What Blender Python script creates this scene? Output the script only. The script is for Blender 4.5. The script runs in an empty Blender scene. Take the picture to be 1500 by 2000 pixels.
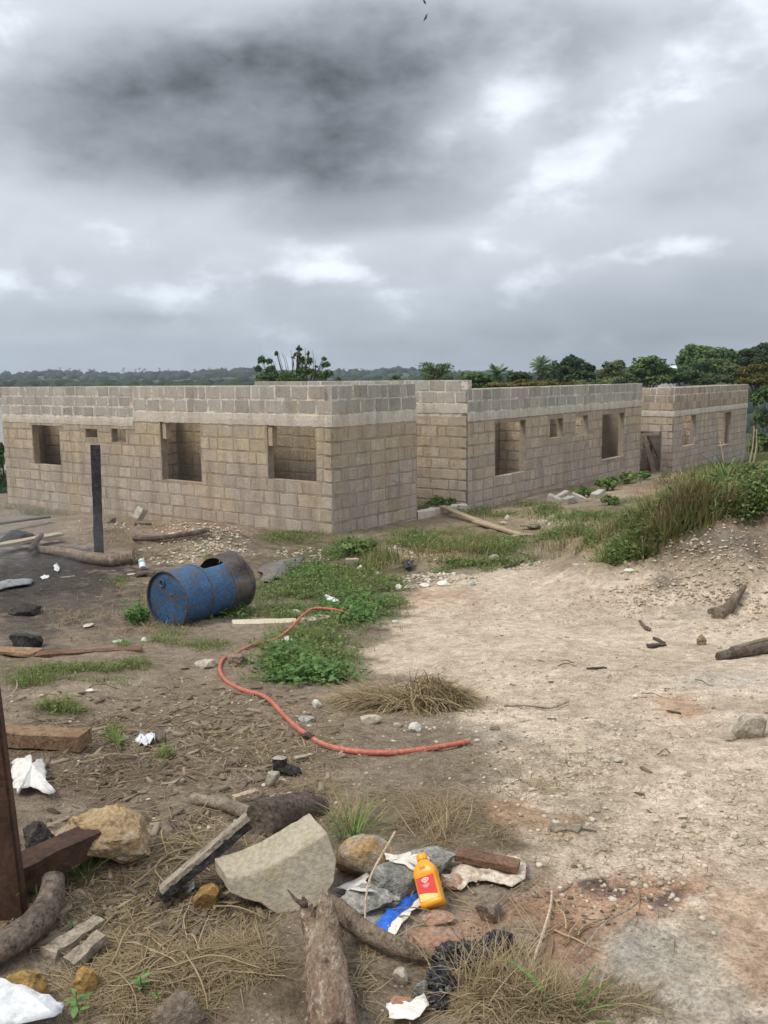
import bpy, bmesh, math, random
import numpy as np
from mathutils import Vector, Matrix, noise as mnoise

random.seed(7)
rng = np.random.default_rng(11)
scene = bpy.context.scene
col = scene.collection
R = math.radians

# ------------------------------------------------------------------ camera
HC = 2.78            # lens height above the footing of the near house corner
F = 1750.0           # focal length in pixels of the 1500 x 2000 photograph
PITCH, ROLL = R(8.6), R(0.65)
fw = Vector((0, math.cos(PITCH), -math.sin(PITCH)))
up0 = Vector((0, math.sin(PITCH), math.cos(PITCH)))
rt = Vector((1, 0, 0)) * math.cos(ROLL) - up0 * math.sin(ROLL)
up = Vector((1, 0, 0)) * math.sin(ROLL) + up0 * math.cos(ROLL)
cam_d = bpy.data.cameras.new('camera')
cam = bpy.data.objects.new('camera', cam_d)
col.objects.link(cam)
cam.matrix_world = Matrix(((rt.x, up.x, -fw.x, 0), (rt.y, up.y, -fw.y, 0), (rt.z, up.z, -fw.z, HC), (0, 0, 0, 1)))
cam_d.sensor_fit = 'VERTICAL'
cam_d.sensor_height = 36
cam_d.lens = 36 * F / 2000
cam_d.clip_start = 0.05
cam_d.clip_end = 9000
scene.camera = cam

# ------------------------------------------------------------------ light
SUN_EL, SUN_AZ = R(57), R(246)          # azimuth clockwise from +Y
scene.render.engine = 'CYCLES'
scene.view_settings.view_transform = 'Standard'
scene.view_settings.look = 'None'
scene.view_settings.gamma = 1
scene.view_settings.use_curve_mapping = False
scene.view_settings.exposure = 0.52
scene.cycles.use_denoising = True
scene.cycles.max_bounces = 6
scene.cycles.diffuse_bounces = 3
scene.cycles.glossy_bounces = 2
scene.cycles.transparent_max_bounces = 8
scene.cycles.volume_bounces = 0

sun_d = bpy.data.lights.new('sun', 'SUN')
sun_d.energy = 1.5
sun_d.angle = R(16)
sun_d.color = (1, 0.93, 0.82)
sun = bpy.data.objects.new('sun', sun_d)
col.objects.link(sun)
sv = Vector((math.sin(SUN_AZ) * math.cos(SUN_EL), math.cos(SUN_AZ) * math.cos(SUN_EL), math.sin(SUN_EL)))
sun.rotation_euler = sv.to_track_quat('Z', 'Y').to_euler()
sun.location = (-20, -20, 40)


class NT:
    """little helper to write node trees as expressions"""
    def __init__(s, tree):
        s.t = tree
        tree.nodes.clear()

    def n(s, typ, **kw):
        nd = s.t.nodes.new(typ)
        for k, v in kw.items():
            setattr(nd, k, v)
        return nd

    def put(s, sock, v):
        if v is None:
            return
        if isinstance(v, bpy.types.NodeSocket):
            s.t.links.new(v, sock)
        else:
            if sock.type == 'RGBA' and hasattr(v, '__len__') and len(v) == 3:
                v = (*v, 1)
            sock.default_value = v

    def m(s, op, a, b=None, c=None, clamp=False):
        nd = s.n('ShaderNodeMath', operation=op, use_clamp=clamp)
        s.put(nd.inputs[0], a); s.put(nd.inputs[1], b); s.put(nd.inputs[2], c)
        return nd.outputs[0]

    def vm(s, op, a, b=None, sc=None):
        nd = s.n('ShaderNodeVectorMath', operation=op)
        s.put(nd.inputs[0], a); s.put(nd.inputs[1], b)
        if sc is not None:
            s.put(nd.inputs['Scale'], sc)
        return nd.outputs[0]

    def mix(s, f, a, b, blend='MIX'):
        nd = s.n('ShaderNodeMix', data_type='RGBA', blend_type=blend)
        s.put(nd.inputs[0], f); s.put(nd.inputs[6], a); s.put(nd.inputs[7], b)
        return nd.outputs[2]

    def noise(s, vec, scale, detail=4, rough=0.55, dist=0.0, out=0):
        nd = s.n('ShaderNodeTexNoise')
        s.put(nd.inputs['Vector'], vec)
        nd.inputs['Scale'].default_value = scale
        nd.inputs['Detail'].default_value = detail
        nd.inputs['Roughness'].default_value = rough
        nd.inputs['Distortion'].default_value = dist
        return nd.outputs[out]

    def vor(s, vec, scale, feature='F1', out='Distance', rand=1.0):
        nd = s.n('ShaderNodeTexVoronoi', feature=feature)
        s.put(nd.inputs['Vector'], vec)
        nd.inputs['Scale'].default_value = scale
        nd.inputs['Randomness'].default_value = rand
        return nd.outputs[out]

    def ss(s, v, a, b, lo=0.0, hi=1.0):
        nd = s.n('ShaderNodeMapRange', interpolation_type='SMOOTHSTEP')
        s.put(nd.inputs[0], v)
        nd.inputs[1].default_value = a; nd.inputs[2].default_value = b
        nd.inputs[3].default_value = lo; nd.inputs[4].default_value = hi
        return nd.outputs[0]


# ------------------------------------------------------------------ world: overcast sky with broken cloud
world = bpy.data.worlds.new('World')
scene.world = world
world.use_nodes = True
W = NT(world.node_tree)
gen = W.n('ShaderNodeTexCoord').outputs['Generated']
sep = W.n('ShaderNodeSeparateXYZ'); W.put(sep.inputs[0], gen)
dx, dy, dz = sep.outputs
AZ = W.m('ARCTAN2', dx, dy)
EL = W.m('ARCSINE', dz)
zz = W.m('ADD', W.m('MAXIMUM', dz, 0.0), 0.16)
cmb = W.n('ShaderNodeCombineXYZ')
W.put(cmb.inputs[0], W.m('DIVIDE', dx, zz)); W.put(cmb.inputs[1], W.m('DIVIDE', dy, zz)); cmb.inputs[2].default_value = 3.7
PL = cmb.outputs[0]                       # position on a flat cloud sheet
n_big = W.noise(PL, 0.9, 6, 0.52)
n_mid = W.noise(PL, 2.4, 7, 0.55)
flat = W.vm('MULTIPLY', gen, (1.0, 1.0, 1.9))      # clouds wider than high
n_fine = W.noise(flat, 7.0, 9, 0.58)
n_edge = W.noise(W.vm('ADD', flat, (3.1, 1.7, 8.3)), 3.6, 8, 0.56)
n_puff = W.noise(W.vm('ADD', flat, (7.7, 4.2, 1.9)), 11.0, 8, 0.55)
azw, elw = AZ, EL


def pix_azel(u, v):
    d = (rt * ((u - 750) / F) + up * ((1000 - v) / F) + fw).normalized()
    return math.atan2(d.x, d.y), math.asin(d.z)


def blob(u, v, ru, rv, k, power=1.0, tilt=0.0):
    """soft cloud of strength k about the direction seen at photo pixel (u, v)"""
    a0, e0 = pix_azel(u, v)
    x = W.m('SUBTRACT', azw, a0); y = W.m('SUBTRACT', elw, e0)
    if tilt:
        c, s_ = math.cos(R(tilt)), math.sin(R(tilt))
        x, y = W.m('ADD', W.m('MULTIPLY', x, c), W.m('MULTIPLY', y, s_)), W.m('SUBTRACT', W.m('MULTIPLY', y, c), W.m('MULTIPLY', x, s_))
    x = W.m('MULTIPLY', x, F / ru); y = W.m('MULTIPLY', y, F / rv)
    d2 = W.m('ADD', W.m('MULTIPLY', x, x), W.m('MULTIPLY', y, y))
    if power != 1.0:
        d2 = W.m('POWER', d2, power)
    return W.m('MULTIPLY', W.m('EXPONENT', W.m('MULTIPLY', d2, -1.0)), k)


def total(blobs):
    s = None
    for b in blobs:
        x = blob(*b)
        s = x if s is None else W.m('ADD', s, x)
    return s


E = W.m('SUBTRACT', n_edge, 0.5)
Fn = W.m('SUBTRACT', n_fine, 0.5)
Pf = W.m('SUBTRACT', n_puff, 0.5)
# the great dark cloud and the lesser grey masses: soft fields broken up by noise
d1 = total([(400, 215, 220, 90, 0.25, 1.4, 0), (450, 225, 420, 140, 1.30, 1.6, 5), (600, 320, 250, 70, 0.75, 1.5, 0), (760, 150, 190, 170, 0.75, 1.8, 0), (560, 40, 420, 110, 0.62, 1.5, 0), (150, 200, 240, 100, 0.85, 1.3, 12), (330, 340, 280, 60, 0.7, 1.4, 6)])
d1 = W.ss(W.m('ADD', d1, W.m('ADD', W.m('MULTIPLY', E, 2.4), W.m('MULTIPLY', Fn, 1.5))), 0.0, 2.9)
d2 = total([(740, 405, 290, 56, 1.1, 1.4, 4), (930, 300, 70, 40, 0.55, 1.3, 0), (1120, 200, 110, 120, 0.45, 1.2, 30), (1010, 60, 170, 80, 0.55, 1.3, 0), (1260, 400, 240, 60, 0.45, 1.1, 28), (1480, 380, 130, 170, 0.55, 1.1, 0), (1300, 570, 300, 60, 0.55, 1.1, 6), (180, 620, 420, 26, 0.35, 1, 0), (150, 330, 150, 40, 0.4, 1.2, 10), (1230, 60, 160, 50, 0.3, 1.2, 0), (30, 130, 120, 60, .3, 1, 0)])
d2 = W.ss(W.m('ADD', d2, W.m('ADD', W.m('MULTIPLY', E, 1.8), W.m('MULTIPLY', Fn, 1.6))), 0.08, 1.2)
low = total([(1340, 650, 420, 75, 1.0, 1.0, 0), (750, 690, 900, 50, 0.45, 1.0, 0)])
lt = total([(940, 240, 130, 55, 0.8, 1.3, 20), (1130, 310, 200, 44, 0.40, 1.2, 30), (1000, 400, 190, 44, 0.40, 1.2, 30), (1290, 485, 130, 26, 0.8, 1.4, 6), (1010, 570, 70, 34, 0.55, 1.3, 0), (640, 535, 130, 20, 0.6, 1.3, 0), (420, 560, 240, 28, 0.45, 1.2, 0), (60, 545, 170, 44, 0.5, 1.2, 0), (200, 450, 300, 40, 0.4, 1.2, -10), (1440, 70, 170, 80, 0.5, 1.2, 30), (1000, 140, 70, 90, .4, 1.3, 0)])
lt = W.ss(W.m('ADD', lt, W.m('ADD', W.m('MULTIPLY', Pf, 2.6), W.m('MULTIPLY', Fn, 2.2))), 0.22, 1.1)
# away from the frame the same broken cloud goes on: dark and bright masses from the sheet noise alone
outside = W.ss(W.m('ADD', W.m('ABSOLUTE', AZ), W.m('MAXIMUM', W.m('SUBTRACT', EL, 0.42), 0.0)), 0.55, 0.9)
far_dark = W.m('MULTIPLY', W.ss(n_big, 0.50, 0.66), W.m('MULTIPLY', outside, 0.40))
L = W.m('ADD', W.ss(EL, -0.02, 0.20, 0.42, 0.575), W.ss(EL, 0.30, 1.2, 0.0, 0.50))
L = W.m('ADD', L, W.m('ADD', W.m('MULTIPLY', W.m('SUBTRACT', n_mid, 0.5), 0.10), W.m('ADD', W.m('MULTIPLY', E, 0.20), W.m('ADD', W.m('MULTIPLY', Fn, 0.26), W.m('MULTIPLY', Pf, 0.10)))))
L = W.m('ADD', L, W.m('MULTIPLY', lt, 0.27))
for fld, k in ((W.m('MULTIPLY', d1, W.m('ADD', 1.0, W.m('ADD', W.m('MULTIPLY', Fn, 0.9), W.m("MULTIPLY", Pf, 0.5)))), 0.81), (d2, 0.40), (low, 0.28), (far_dark, 1.0)):
    L = W.m('MULTIPLY', L, W.m('SUBTRACT', 1.0, W.m('MULTIPLY', fld, k)))
L = W.m('MAXIMUM', L, 0.06)
L = W.m('MINIMUM', L, 1.15)
tint = W.mix(W.ss(L, 0.15, 0.60), (0.88, 0.985, 1.08), (0.925, 0.985, 1.065))
tint = W.mix(W.ss(EL, 0.0, 0.15), (0.84, 0.96, 1.11), tint)
cloud = W.vm('SCALE', tint, None, L)
sky = W.n('ShaderNodeTexSky', sky_type='NISHITA')
sky.sun_disc = False
sky.sun_elevation = SUN_EL
sky.sun_rotation = SUN_AZ
bg1 = W.n('ShaderNodeBackground'); W.put(bg1.inputs[0], sky.outputs[0]); bg1.inputs[1].default_value = 0.05
bg2 = W.n('ShaderNodeBackground'); W.put(bg2.inputs[0], cloud); bg2.inputs[1].default_value = 1.0
mx = W.n('ShaderNodeMixShader'); mx.inputs[0].default_value = 0.9
W.t.links.new(bg1.outputs[0], mx.inputs[1]); W.t.links.new(bg2.outputs[0], mx.inputs[2])
wo = W.n('ShaderNodeOutputWorld'); W.t.links.new(mx.outputs[0], wo.inputs[0])


# ------------------------------------------------------------------ numbers: noise, terrain, photo rays
def _h(ix, iy, s):
    n = (ix.astype(np.int64) * 374761393 + iy.astype(np.int64) * 668265263 + s * 974634727) & 0xffffffff
    n = ((n ^ (n >> 13)) * 1274126177) & 0xffffffff
    return ((n ^ (n >> 16)) & 0xffff) / 65535.0


def vn(x, y, s=0):
    xi, yi = np.floor(x), np.floor(y)
    a, b = x - xi, y - yi
    a = a * a * (3 - 2 * a); b = b * b * (3 - 2 * b)
    return (_h(xi, yi, s) * (1 - a) + _h(xi + 1, yi, s) * a) * (1 - b) + (_h(xi, yi + 1, s) * (1 - a) + _h(xi + 1, yi + 1, s) * a) * b


def fbm(x, y, sc, octv=4, s=0):
    t, amp, tot = 0, 1.0, 0.0
    for o in range(octv):
        t = t + amp * vn(x * sc + 13.7 * o, y * sc - 7.1 * o, s + o)
        tot += amp; amp *= 0.5; sc *= 2.03
    return t / tot


def sst(x, a, b):
    t = np.clip((x - a) / (b - a), 0, 1)
    return t * t * (3 - 2 * t)


PY = np.array([-30, -5, 0, 2.0, 3.2, 5, 7, 8.8, 12, 15.8, 19, 22, 27.4, 36, 60, 120, 250, 500, 2500])
PZ = np.array([1.3, 1.18, 1.12, 1.08, 1.03, 0.80, 0.52, 0.30, 0.10, 0.0, -0.13, -0.22, -0.40, -0.65, -2.0, -6.0, -18, -40, -46])


def hs(x, y):
    """ground height without the small bumps"""
    z = np.interp(y, PY, PZ)
    # spoil heap beside the track, gravel heap by the front wall, low swellings
    def g(cx, cy, rx, ry, h, p=1.0):
        d = ((x - cx) / rx) ** 2 + ((y - cy) / ry) ** 2
        return h * np.exp(-d ** p)
    w = (vn(x * 0.9, y * 0.9, 5) * .7 + vn(x * 2.1, y * 2.1, 6) * .3 - 0.5)
    z = z + 1.20 * sst(x + w * .9, 1.95, 4.1) * sst(y + w * .6, 8.7, 10.7) * (1 - 0.9 * sst(y, 11.3, 14.5)) * (1 - 0.5 * sst(x, 7, 12))
    z = z + g(-2.95, 14.1, 0.80, 0.62, 0.50, 1.0)
    z = z + g(-5.2, 10.6, 0.9, 0.6, 0.10)
    z = z + g(1.5, 13.4, 1.1, 0.5, 0.10)
    z = z + g(0.85, 18.95, 0.8, 0.7, 0.17)
    z = z + g(9.5, 20, 4.5, 6, 0.30)
    return z


def hz(x, y):
    z = hs(x, y)
    r = np.hypot(x, y)
    near = np.clip(1.6 - r / 40, 0.15, 1) * 1.25
    z = z + (fbm(x, y, 0.8, 3, 21) - 0.5) * 0.09 * near
    z = z + (fbm(x, y, 4.5, 3, 31) - 0.5) * 0.034 * near
    z = z + (fbm(x, y, 17, 3, 41) - 0.5) * 0.017 * near
    heap = np.exp(-(((x - 5.4) / 2.6) ** 2 + ((y - 10.6) / 2.2) ** 2))
    z = z + heap * ((fbm(x, y, 2.6, 4, 51) - 0.5) * 0.55 + (fbm(x, y, 7.5, 3, 53) - 0.5) * 0.16)
    heap2 = np.exp(-(((x + 2.95) / 1.0) ** 2 + ((y - 14.1) / 0.9) ** 2))
    z = z + heap2 * (fbm(x, y, 6, 3, 61) - 0.5) * 0.10
    z = z - sst(r, 60, 500) * 0.0 + sst(r, 45, 120) * (fbm(x, y, 0.02, 3, 71) - 0.5) * 3
    return z


def ray(u, v):
    u = np.asarray(u, float); v = np.asarray(v, float)
    a, b = (u - 750) / F, (1000 - v) / F
    return (rt.x * a + up.x * b + fw.x, rt.y * a + up.y * b + fw.y, rt.z * a + up.z * b + fw.z)


TS = np.geomspace(1.5, 120, 240)


def ground_np(u, v):
    """where the lines of sight through photo pixels meet the ground"""
    rx, ry, rz = ray(np.atleast_1d(u), np.atleast_1d(v))
    ox = np.empty(len(rx)); oy = np.empty(len(rx))
    for i in range(0, len(rx), 4000):
        s = slice(i, i + 4000)
        T = TS[None, :]
        X = rx[s, None] * T; Y = ry[s, None] * T; Z = HC + rz[s, None] * T
        d = Z - hs(X, Y)
        neg = d < 0
        k = np.where(neg.any(1), neg.argmax(1), len(TS) - 1)
        k = np.maximum(k, 1)
        ii = np.arange(len(k))
        d0, d1 = d[ii, k - 1], d[ii, k]
        f = np.clip(d0 / np.maximum(d0 - d1, 1e-9), 0, 1)
        t = TS[k - 1] * (1 - f) + TS[k] * f
        ox[s] = rx[s] * t; oy[s] = ry[s] * t
    return ox, oy, hz(ox, oy)


def G(u, v, lift=0.0):
    x, y, z = ground_np(u, v)
    return Vector((x[0], y[0], z[0] + lift))


def at(u, v, depth):
    x, y, z = ray(u, v)
    return Vector((float(x) * depth, float(y) * depth, HC + float(z) * depth))


def depth_of(p):
    return (Vector(p) - Vector((0, 0, HC))).dot(fw)


def ppm(p):
    """metres per photo pixel at p"""
    return depth_of(p) / F


def gz(x, y):
    return float(hz(np.array([x]), np.array([y]))[0])


def project_np(x, y, z):
    dzz = z - HC
    D = np.maximum(x * fw.x + y * fw.y + dzz * fw.z, 0.4)
    a = (x * rt.x + y * rt.y + dzz * rt.z) / D
    b = (x * up.x + y * up.y + dzz * up.z) / D
    return 750 + a * F, 1000 - b * F


# ------------------------------------------------------------------ materials
MATS = {}


def principled(T, colr, rough=0.9, normal=None, spec=0.25, metal=0.0):
    p = T.n('ShaderNodeBsdfPrincipled')
    T.put(p.inputs['Base Color'], colr)
    T.put(p.inputs['Roughness'], rough)
    T.put(p.inputs['Metallic'], metal)
    p.inputs['Specular IOR Level'].default_value = spec
    if normal is not None:
        T.put(p.inputs['Normal'], normal)
    o = T.n('ShaderNodeOutputMaterial')
    T.t.links.new(p.outputs[0], o.inputs[0])
    return p, o


def bump(T, h, strength=0.5, dist=0.02, normal=None):
    b = T.n('ShaderNodeBump')
    b.inputs['Strength'].default_value = strength
    b.inputs['Distance'].default_value = dist
    T.put(b.inputs['Height'], h)
    if normal is not None:
        T.put(b.inputs['Normal'], normal)
    return b.outputs[0]


def new_mat(name):
    m = bpy.data.materials.new(name)
    m.use_nodes = True
    MATS[name] = m
    return m, NT(m.node_tree)


def coords(T, rand=True, stretch=None):
    v = T.n('ShaderNodeTexCoord').outputs['Object']
    if stretch:
        v = T.vm('MULTIPLY', v, stretch)
    if rand:
        oi = T.n('ShaderNodeObjectInfo').outputs['Random']
        v = T.vm('ADD', v, T.vm('SCALE', (37.0, 19.0, 53.0), None, oi))
        return v, oi
    return v, None


def rough_mat(name, c1, c2, c3=None, scale=6.0, rough=0.92, bs=0.5, bd=0.02, spot=None, spot_thr=(0.62, 0.7), spot_scale=14, var=0.25, stretch=None, fine=60, spec=0.2, metal=0.0, grit=0.25, weather=None):
    """weathered stuff: two or three colours mixed by noise, grit, spots and relief"""
    m, T = new_mat(name)
    v, oi = coords(T, True, stretch)
    a = T.noise(v, scale, 6, 0.62, 0.3)
    c = T.mix(T.ss(a, 0.36, 0.64), c1, c2)
    b = T.noise(v, scale * 3.7, 5, 0.65)
    if c3 is not None:
        c = T.mix(T.ss(b, 0.5, 0.68), c, c3)
    f = T.noise(v, fine, 3, 0.7)
    c = T.mix(grit, c, T.mix(T.ss(f, 0.35, 0.65), (0.0, 0.0, 0.0), (1, 1, 1)), 'OVERLAY')
    if spot is not None:
        sp = T.noise(T.vm('ADD', v, (5.3, 1.7, 9.1)), spot_scale, 5, 0.6)
        c = T.mix(T.ss(sp, *spot_thr), c, spot)
    if var:
        c = T.mix(1.0, c, T.mix(oi, (1 - var,) * 3, (1 + var,) * 3), 'MULTIPLY')
    h = T.m('ADD', T.m('MULTIPLY', b, 0.6), T.m('MULTIPLY', f, 0.4))
    if weather is not None:
        c, h = weathering(T, c, h, weather[:3], weather[3] if len(weather) > 3 else 0.75)
    principled(T, c, rough, bump(T, h, bs, bd), spec, metal)
    return m


def weathering(T, c, h, smear, amount=0.75):
    """smeared mortar, rain streaks, mould and yellow laterite stains that run across the blocks of a wall"""
    w = T.n('ShaderNodeNewGeometry').outputs['Position']
    s1 = T.noise(w, 5.5, 6, 0.7, 0.4)
    wz_ = T.n('ShaderNodeSeparateXYZ'); T.put(wz_.inputs[0], w)
    if amount > 0.4:      # ochre blocks in the upper courses, pinkish grey ones lower down
        zz_ = T.m('ADD', wz_.outputs[2], T.m('MULTIPLY', T.m('SUBTRACT', s1, 0.5), 0.9))
        c = T.mix(1.0, c, T.mix(T.m('MULTIPLY', T.ss(zz_, 0.9, 1.4), T.ss(wz_.outputs[2], 1.98, 1.86)), (0.98, 0.97, 1.0), (1.03, 0.99, 0.90)), 'MULTIPLY')
    c = T.mix(T.m('MULTIPLY', T.ss(s1, 0.47, 0.57), amount), c, smear)
    st = T.noise(T.vm('MULTIPLY', w, (3.2, 3.2, 0.55)), 1.3, 6, 0.65)
    c = T.mix(1.0, c, T.mix(T.ss(st, 0.42, 0.70), (1, 1, 1), (0.78, 0.77, 0.76)), 'MULTIPLY')
    ye = T.noise(T.vm('ADD', w, (3, 8, 1)), 1.1, 5, 0.65)
    c = T.mix(1.0, c, T.mix(T.ss(ye, 0.50, 0.66), (1, 1, 1), (1.05, 1.0, 0.88) if amount > 0.4 else (1.02, 1.0, 0.95)), 'MULTIPLY')
    mo = T.noise(T.vm('ADD', w, (7, 1, 4)), 2.6, 7, 0.75)
    c = T.mix(T.m('MULTIPLY', T.ss(mo, 0.61, 0.72), 0.45), c, (0.10, 0.085, 0.068))
    pit = T.noise(w, 26, 3, 0.6)
    c = T.mix(T.m('MULTIPLY', T.ss(pit, 0.66, 0.72), 0.6), c, (0.10, 0.078, 0.058))
    h = T.m('ADD', h, T.m('MULTIPLY', T.ss(pit, 0.66, 0.72), -1.2))
    return c, h


def tone_mat(name, c1, c2, rough=0.85, trans=0.0):
    """colour between c1 and c2 by the mesh's tone attribute"""
    m, T = new_mat(name)
    at_ = T.n('ShaderNodeAttribute', attribute_name='tone')
    c = T.mix(at_.outputs['Fac'], c1, c2)
    p, o = principled(T, c, rough, None, 0.2)
    if trans:
        tr = T.n('ShaderNodeBsdfTranslucent')
        T.put(tr.inputs[0], c)
        mxs = T.n('ShaderNodeMixShader'); mxs.inputs[0].default_value = trans
        T.t.links.new(p.outputs[0], mxs.inputs[1]); T.t.links.new(tr.outputs[0], mxs.inputs[2])
        T.t.links.new(mxs.outputs[0], o.inputs[0])
    return m


# ------------------------------------------------------------------ mesh helpers
def tag(o, label=None, cat=None, group=None, kind=None):
    if label: o['label'] = label
    if cat: o['category'] = cat
    if group: o['group'] = group
    if kind: o['kind'] = kind
    return o


def link(o, parent=None):
    col.objects.link(o)
    if parent is not None:
        o.parent = parent
    return o


def empty(name, loc, rz=0.0):
    o = bpy.data.objects.new(name, None)
    o.location = loc
    o.rotation_euler = (0, 0, rz)
    o.empty_display_size = 0.2
    return link(o)


def mesh_of(name, V, Fc, mat=None, smooth=False):
    me = bpy.data.meshes.new(name)
    me.from_pydata([tuple(v) for v in V], [], Fc)
    if mat is not None:
        me.materials.append(MATS[mat] if isinstance(mat, str) else mat)
    if smooth:
        me.polygons.foreach_set('use_smooth', [True] * len(me.polygons))
    me.update()
    return me


def obj(name, V, Fc, mat, parent=None, origin=None, smooth=False):
    """mesh object; V in the parent's space, moved so that its origin lies at `origin`"""
    if origin is not None:
        ox = Vector(origin)
        V = [Vector(v) - ox for v in V]
    o = bpy.data.objects.new(name, mesh_of(name, V, Fc, mat, smooth))
    if origin is not None:
        o.location = origin
    return link(o, parent)


def bm_obj(name, bm, mat, parent=None, smooth=False, loc=None):
    me = bpy.data.meshes.new(name)
    bm.to_mesh(me); bm.free()
    me.materials.append(MATS[mat])
    if smooth:
        me.polygons.foreach_set('use_smooth', [True] * len(me.polygons))
    o = bpy.data.objects.new(name, me)
    if loc is not None:
        o.location = loc
    return link(o, parent)


def np_obj(name, V, Q, mat, tone=None, parent=None, smooth=False, colors=None, loc=None):
    """big mesh from arrays: V (n,3), Q (m,k) faces of equal size"""
    me = bpy.data.meshes.new(name)
    V = np.asarray(V, np.float32); Q = np.asarray(Q, np.int32)
    if loc is not None:
        V = V - np.asarray(loc, np.float32)
    n, (m_, k) = len(V), Q.shape
    me.vertices.add(n); me.vertices.foreach_set('co', V.ravel())
    me.loops.add(m_ * k); me.loops.foreach_set('vertex_index', Q.ravel())
    me.polygons.add(m_); me.polygons.foreach_set('loop_start', np.arange(0, m_ * k, k, dtype=np.int32))
    try:
        me.polygons.foreach_set('loop_total', np.full(m_, k, np.int32))
    except Exception:
        pass
    if smooth:
        me.polygons.foreach_set('use_smooth', np.ones(m_, bool))
    if tone is not None:
        a = me.attributes.new('tone', 'FLOAT', 'POINT')
        a.data.foreach_set('value', np.asarray(tone, np.float32))
    if colors is not None:
        a = me.attributes.new('tone', 'FLOAT_COLOR', 'POINT')
        c4 = np.ones((n, 4), np.float32); c4[:, :3] = colors
        a.data.foreach_set('color', c4.ravel())
    me.update(calc_edges=True)
    me.validate()
    me.materials.append(MATS[mat])
    o = bpy.data.objects.new(name, me)
    if loc is not None:
        o.location = loc
    return link(o, parent)


def box_vf(x0, x1, y0, y1, z0, z1):
    V = [(x0, y0, z0), (x1, y0, z0), (x1, y1, z0), (x0, y1, z0), (x0, y0, z1), (x1, y0, z1), (x1, y1, z1), (x0, y1, z1)]
    Fc = [(0, 3, 2, 1), (4, 5, 6, 7), (0, 1, 5, 4), (1, 2, 6, 5), (2, 3, 7, 6), (3, 0, 4, 7)]
    return V, Fc


def tube_vf(pts, rad, seg=10, jit=0.0, caps=True, seed=0, flat=1.0, up_hint=Vector((0, 0, 1))):
    """swept tube through pts; rad a number or a list; jit makes it gnarled"""
    rr = random.Random(seed)
    pts = [Vector(p) for p in pts]
    n = len(pts)
    if not hasattr(rad, '__len__'):
        rad = [rad] * n
    V, Fc = [], []
    ph = rr.uniform(0, 9)
    for i, p in enumerate(pts):
        t = (pts[min(i + 1, n - 1)] - pts[max(i - 1, 0)])
        t.normalize()
        s = t.cross(up_hint)
        if s.length < 1e-3:
            s = t.cross(Vector((1, 0, 0)))
        s.normalize()
        w = s.cross(t).normalized()
        for k in range(seg):
            a = 2 * math.pi * k / seg
            d = s * math.cos(a) + w * math.sin(a) * flat
            q = 1 + jit * (mnoise.noise(Vector((math.cos(a) * 1.6 + ph, math.sin(a) * 1.6, i * 0.8 + seed))) * 1.4 + rr.uniform(-.25, .25))
            V.append(p + d * rad[i] * q)
    for i in range(n - 1):
        for k in range(seg):
            a, b = i * seg + k, i * seg + (k + 1) % seg
            Fc.append((a, b, b + seg, a + seg))
    if caps:
        Fc.append(tuple(range(seg - 1, -1, -1)))
        Fc.append(tuple(range((n - 1) * seg, n * seg)))
    return V, Fc


def smooth_path(pts, n):
    """Catmull-Rom through pts, n points out"""
    P = [Vector(p) for p in pts]
    P = [P[0] * 2 - P[1]] + P + [P[-1] * 2 - P[-2]]
    out = []
    m_ = len(P) - 3
    for i in range(n):
        t = i / (n - 1) * m_
        k = min(int(t), m_ - 1); f = t - k
        a, b, c, d = P[k:k + 4]
        out.append(0.5 * ((2 * b) + (c - a) * f + (2 * a - 5 * b + 4 * c - d) * f * f + (3 * b - a - 3 * c + d) * f ** 3))
    return out


ICO = {}


def ico(sub):
    if sub not in ICO:
        bm = bmesh.new()
        bmesh.ops.create_icosphere(bm, subdivisions=sub, radius=1)
        ICO[sub] = ([v.co.copy() for v in bm.verts], [tuple(v.index for v in f.verts) for f in bm.faces])
        bm.free()
    return ICO[sub]


def rock_vf(size, seed=0, sub=3, cuts=11, rough=0.10, freq=2.0, cut_d=(0.52, 0.84)):
    V, Fc = ico(sub)
    rr = random.Random(seed)
    planes = []
    for _ in range(cuts):
        nrm = Vector((rr.gauss(0, 1), rr.gauss(0, 1), rr.gauss(0, 1))).normalized()
        planes.append((nrm, rr.uniform(*cut_d)))
    off = Vector((rr.uniform(0, 50), rr.uniform(0, 50), rr.uniform(0, 50)))
    out = []
    for v in V:
        p = v.copy()
        for nrm, d in planes:
            e = p.dot(nrm) - d
            if e > 0:
                p -= nrm * e
        p *= 1 + rough * (mnoise.noise(v * freq + off) + 0.5 * mnoise.noise(v * freq * 2.6 + off) + 0.3 * mnoise.noise(v * freq * 6 + off) + (0.16 * mnoise.noise(v * freq * 13 + off) if sub > 3 else 0))
        out.append(Vector((p.x * size[0], p.y * size[1], p.z * size[2])))
    return out, list(Fc)

# ------------------------------------------------------------------ materials used
# ground: colour zones come with the mesh (soil, sand, ash, red earth), grit and relief from the shader
m_, T = new_mat('earth')
att = T.n('ShaderNodeAttribute', attribute_name='tone')
v = T.n('ShaderNodeTexCoord').outputs['Object']
a = T.noise(v, 1.7, 6, 0.65)
c = T.mix(1.0, att.outputs['Color'], T.mix(T.ss(a, 0.3, 0.7), (0.80, 0.79, 0.78), (1.14, 1.15, 1.16)), 'MULTIPLY')
b = T.noise(v, 11, 6, 0.7)
c = T.mix(1.0, c, T.mix(T.ss(b, 0.32, 0.68), (0.74, 0.72, 0.70), (1.20, 1.21, 1.22)), 'MULTIPLY')
f = T.noise(v, 70, 4, 0.75)
c = T.mix(1.0, c, T.mix(T.ss(f, 0.33, 0.66), (0.68, 0.67, 0.66), (1.24, 1.24, 1.24)), 'MULTIPLY')
gr = T.vor(v, 55, 'F1')
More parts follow.
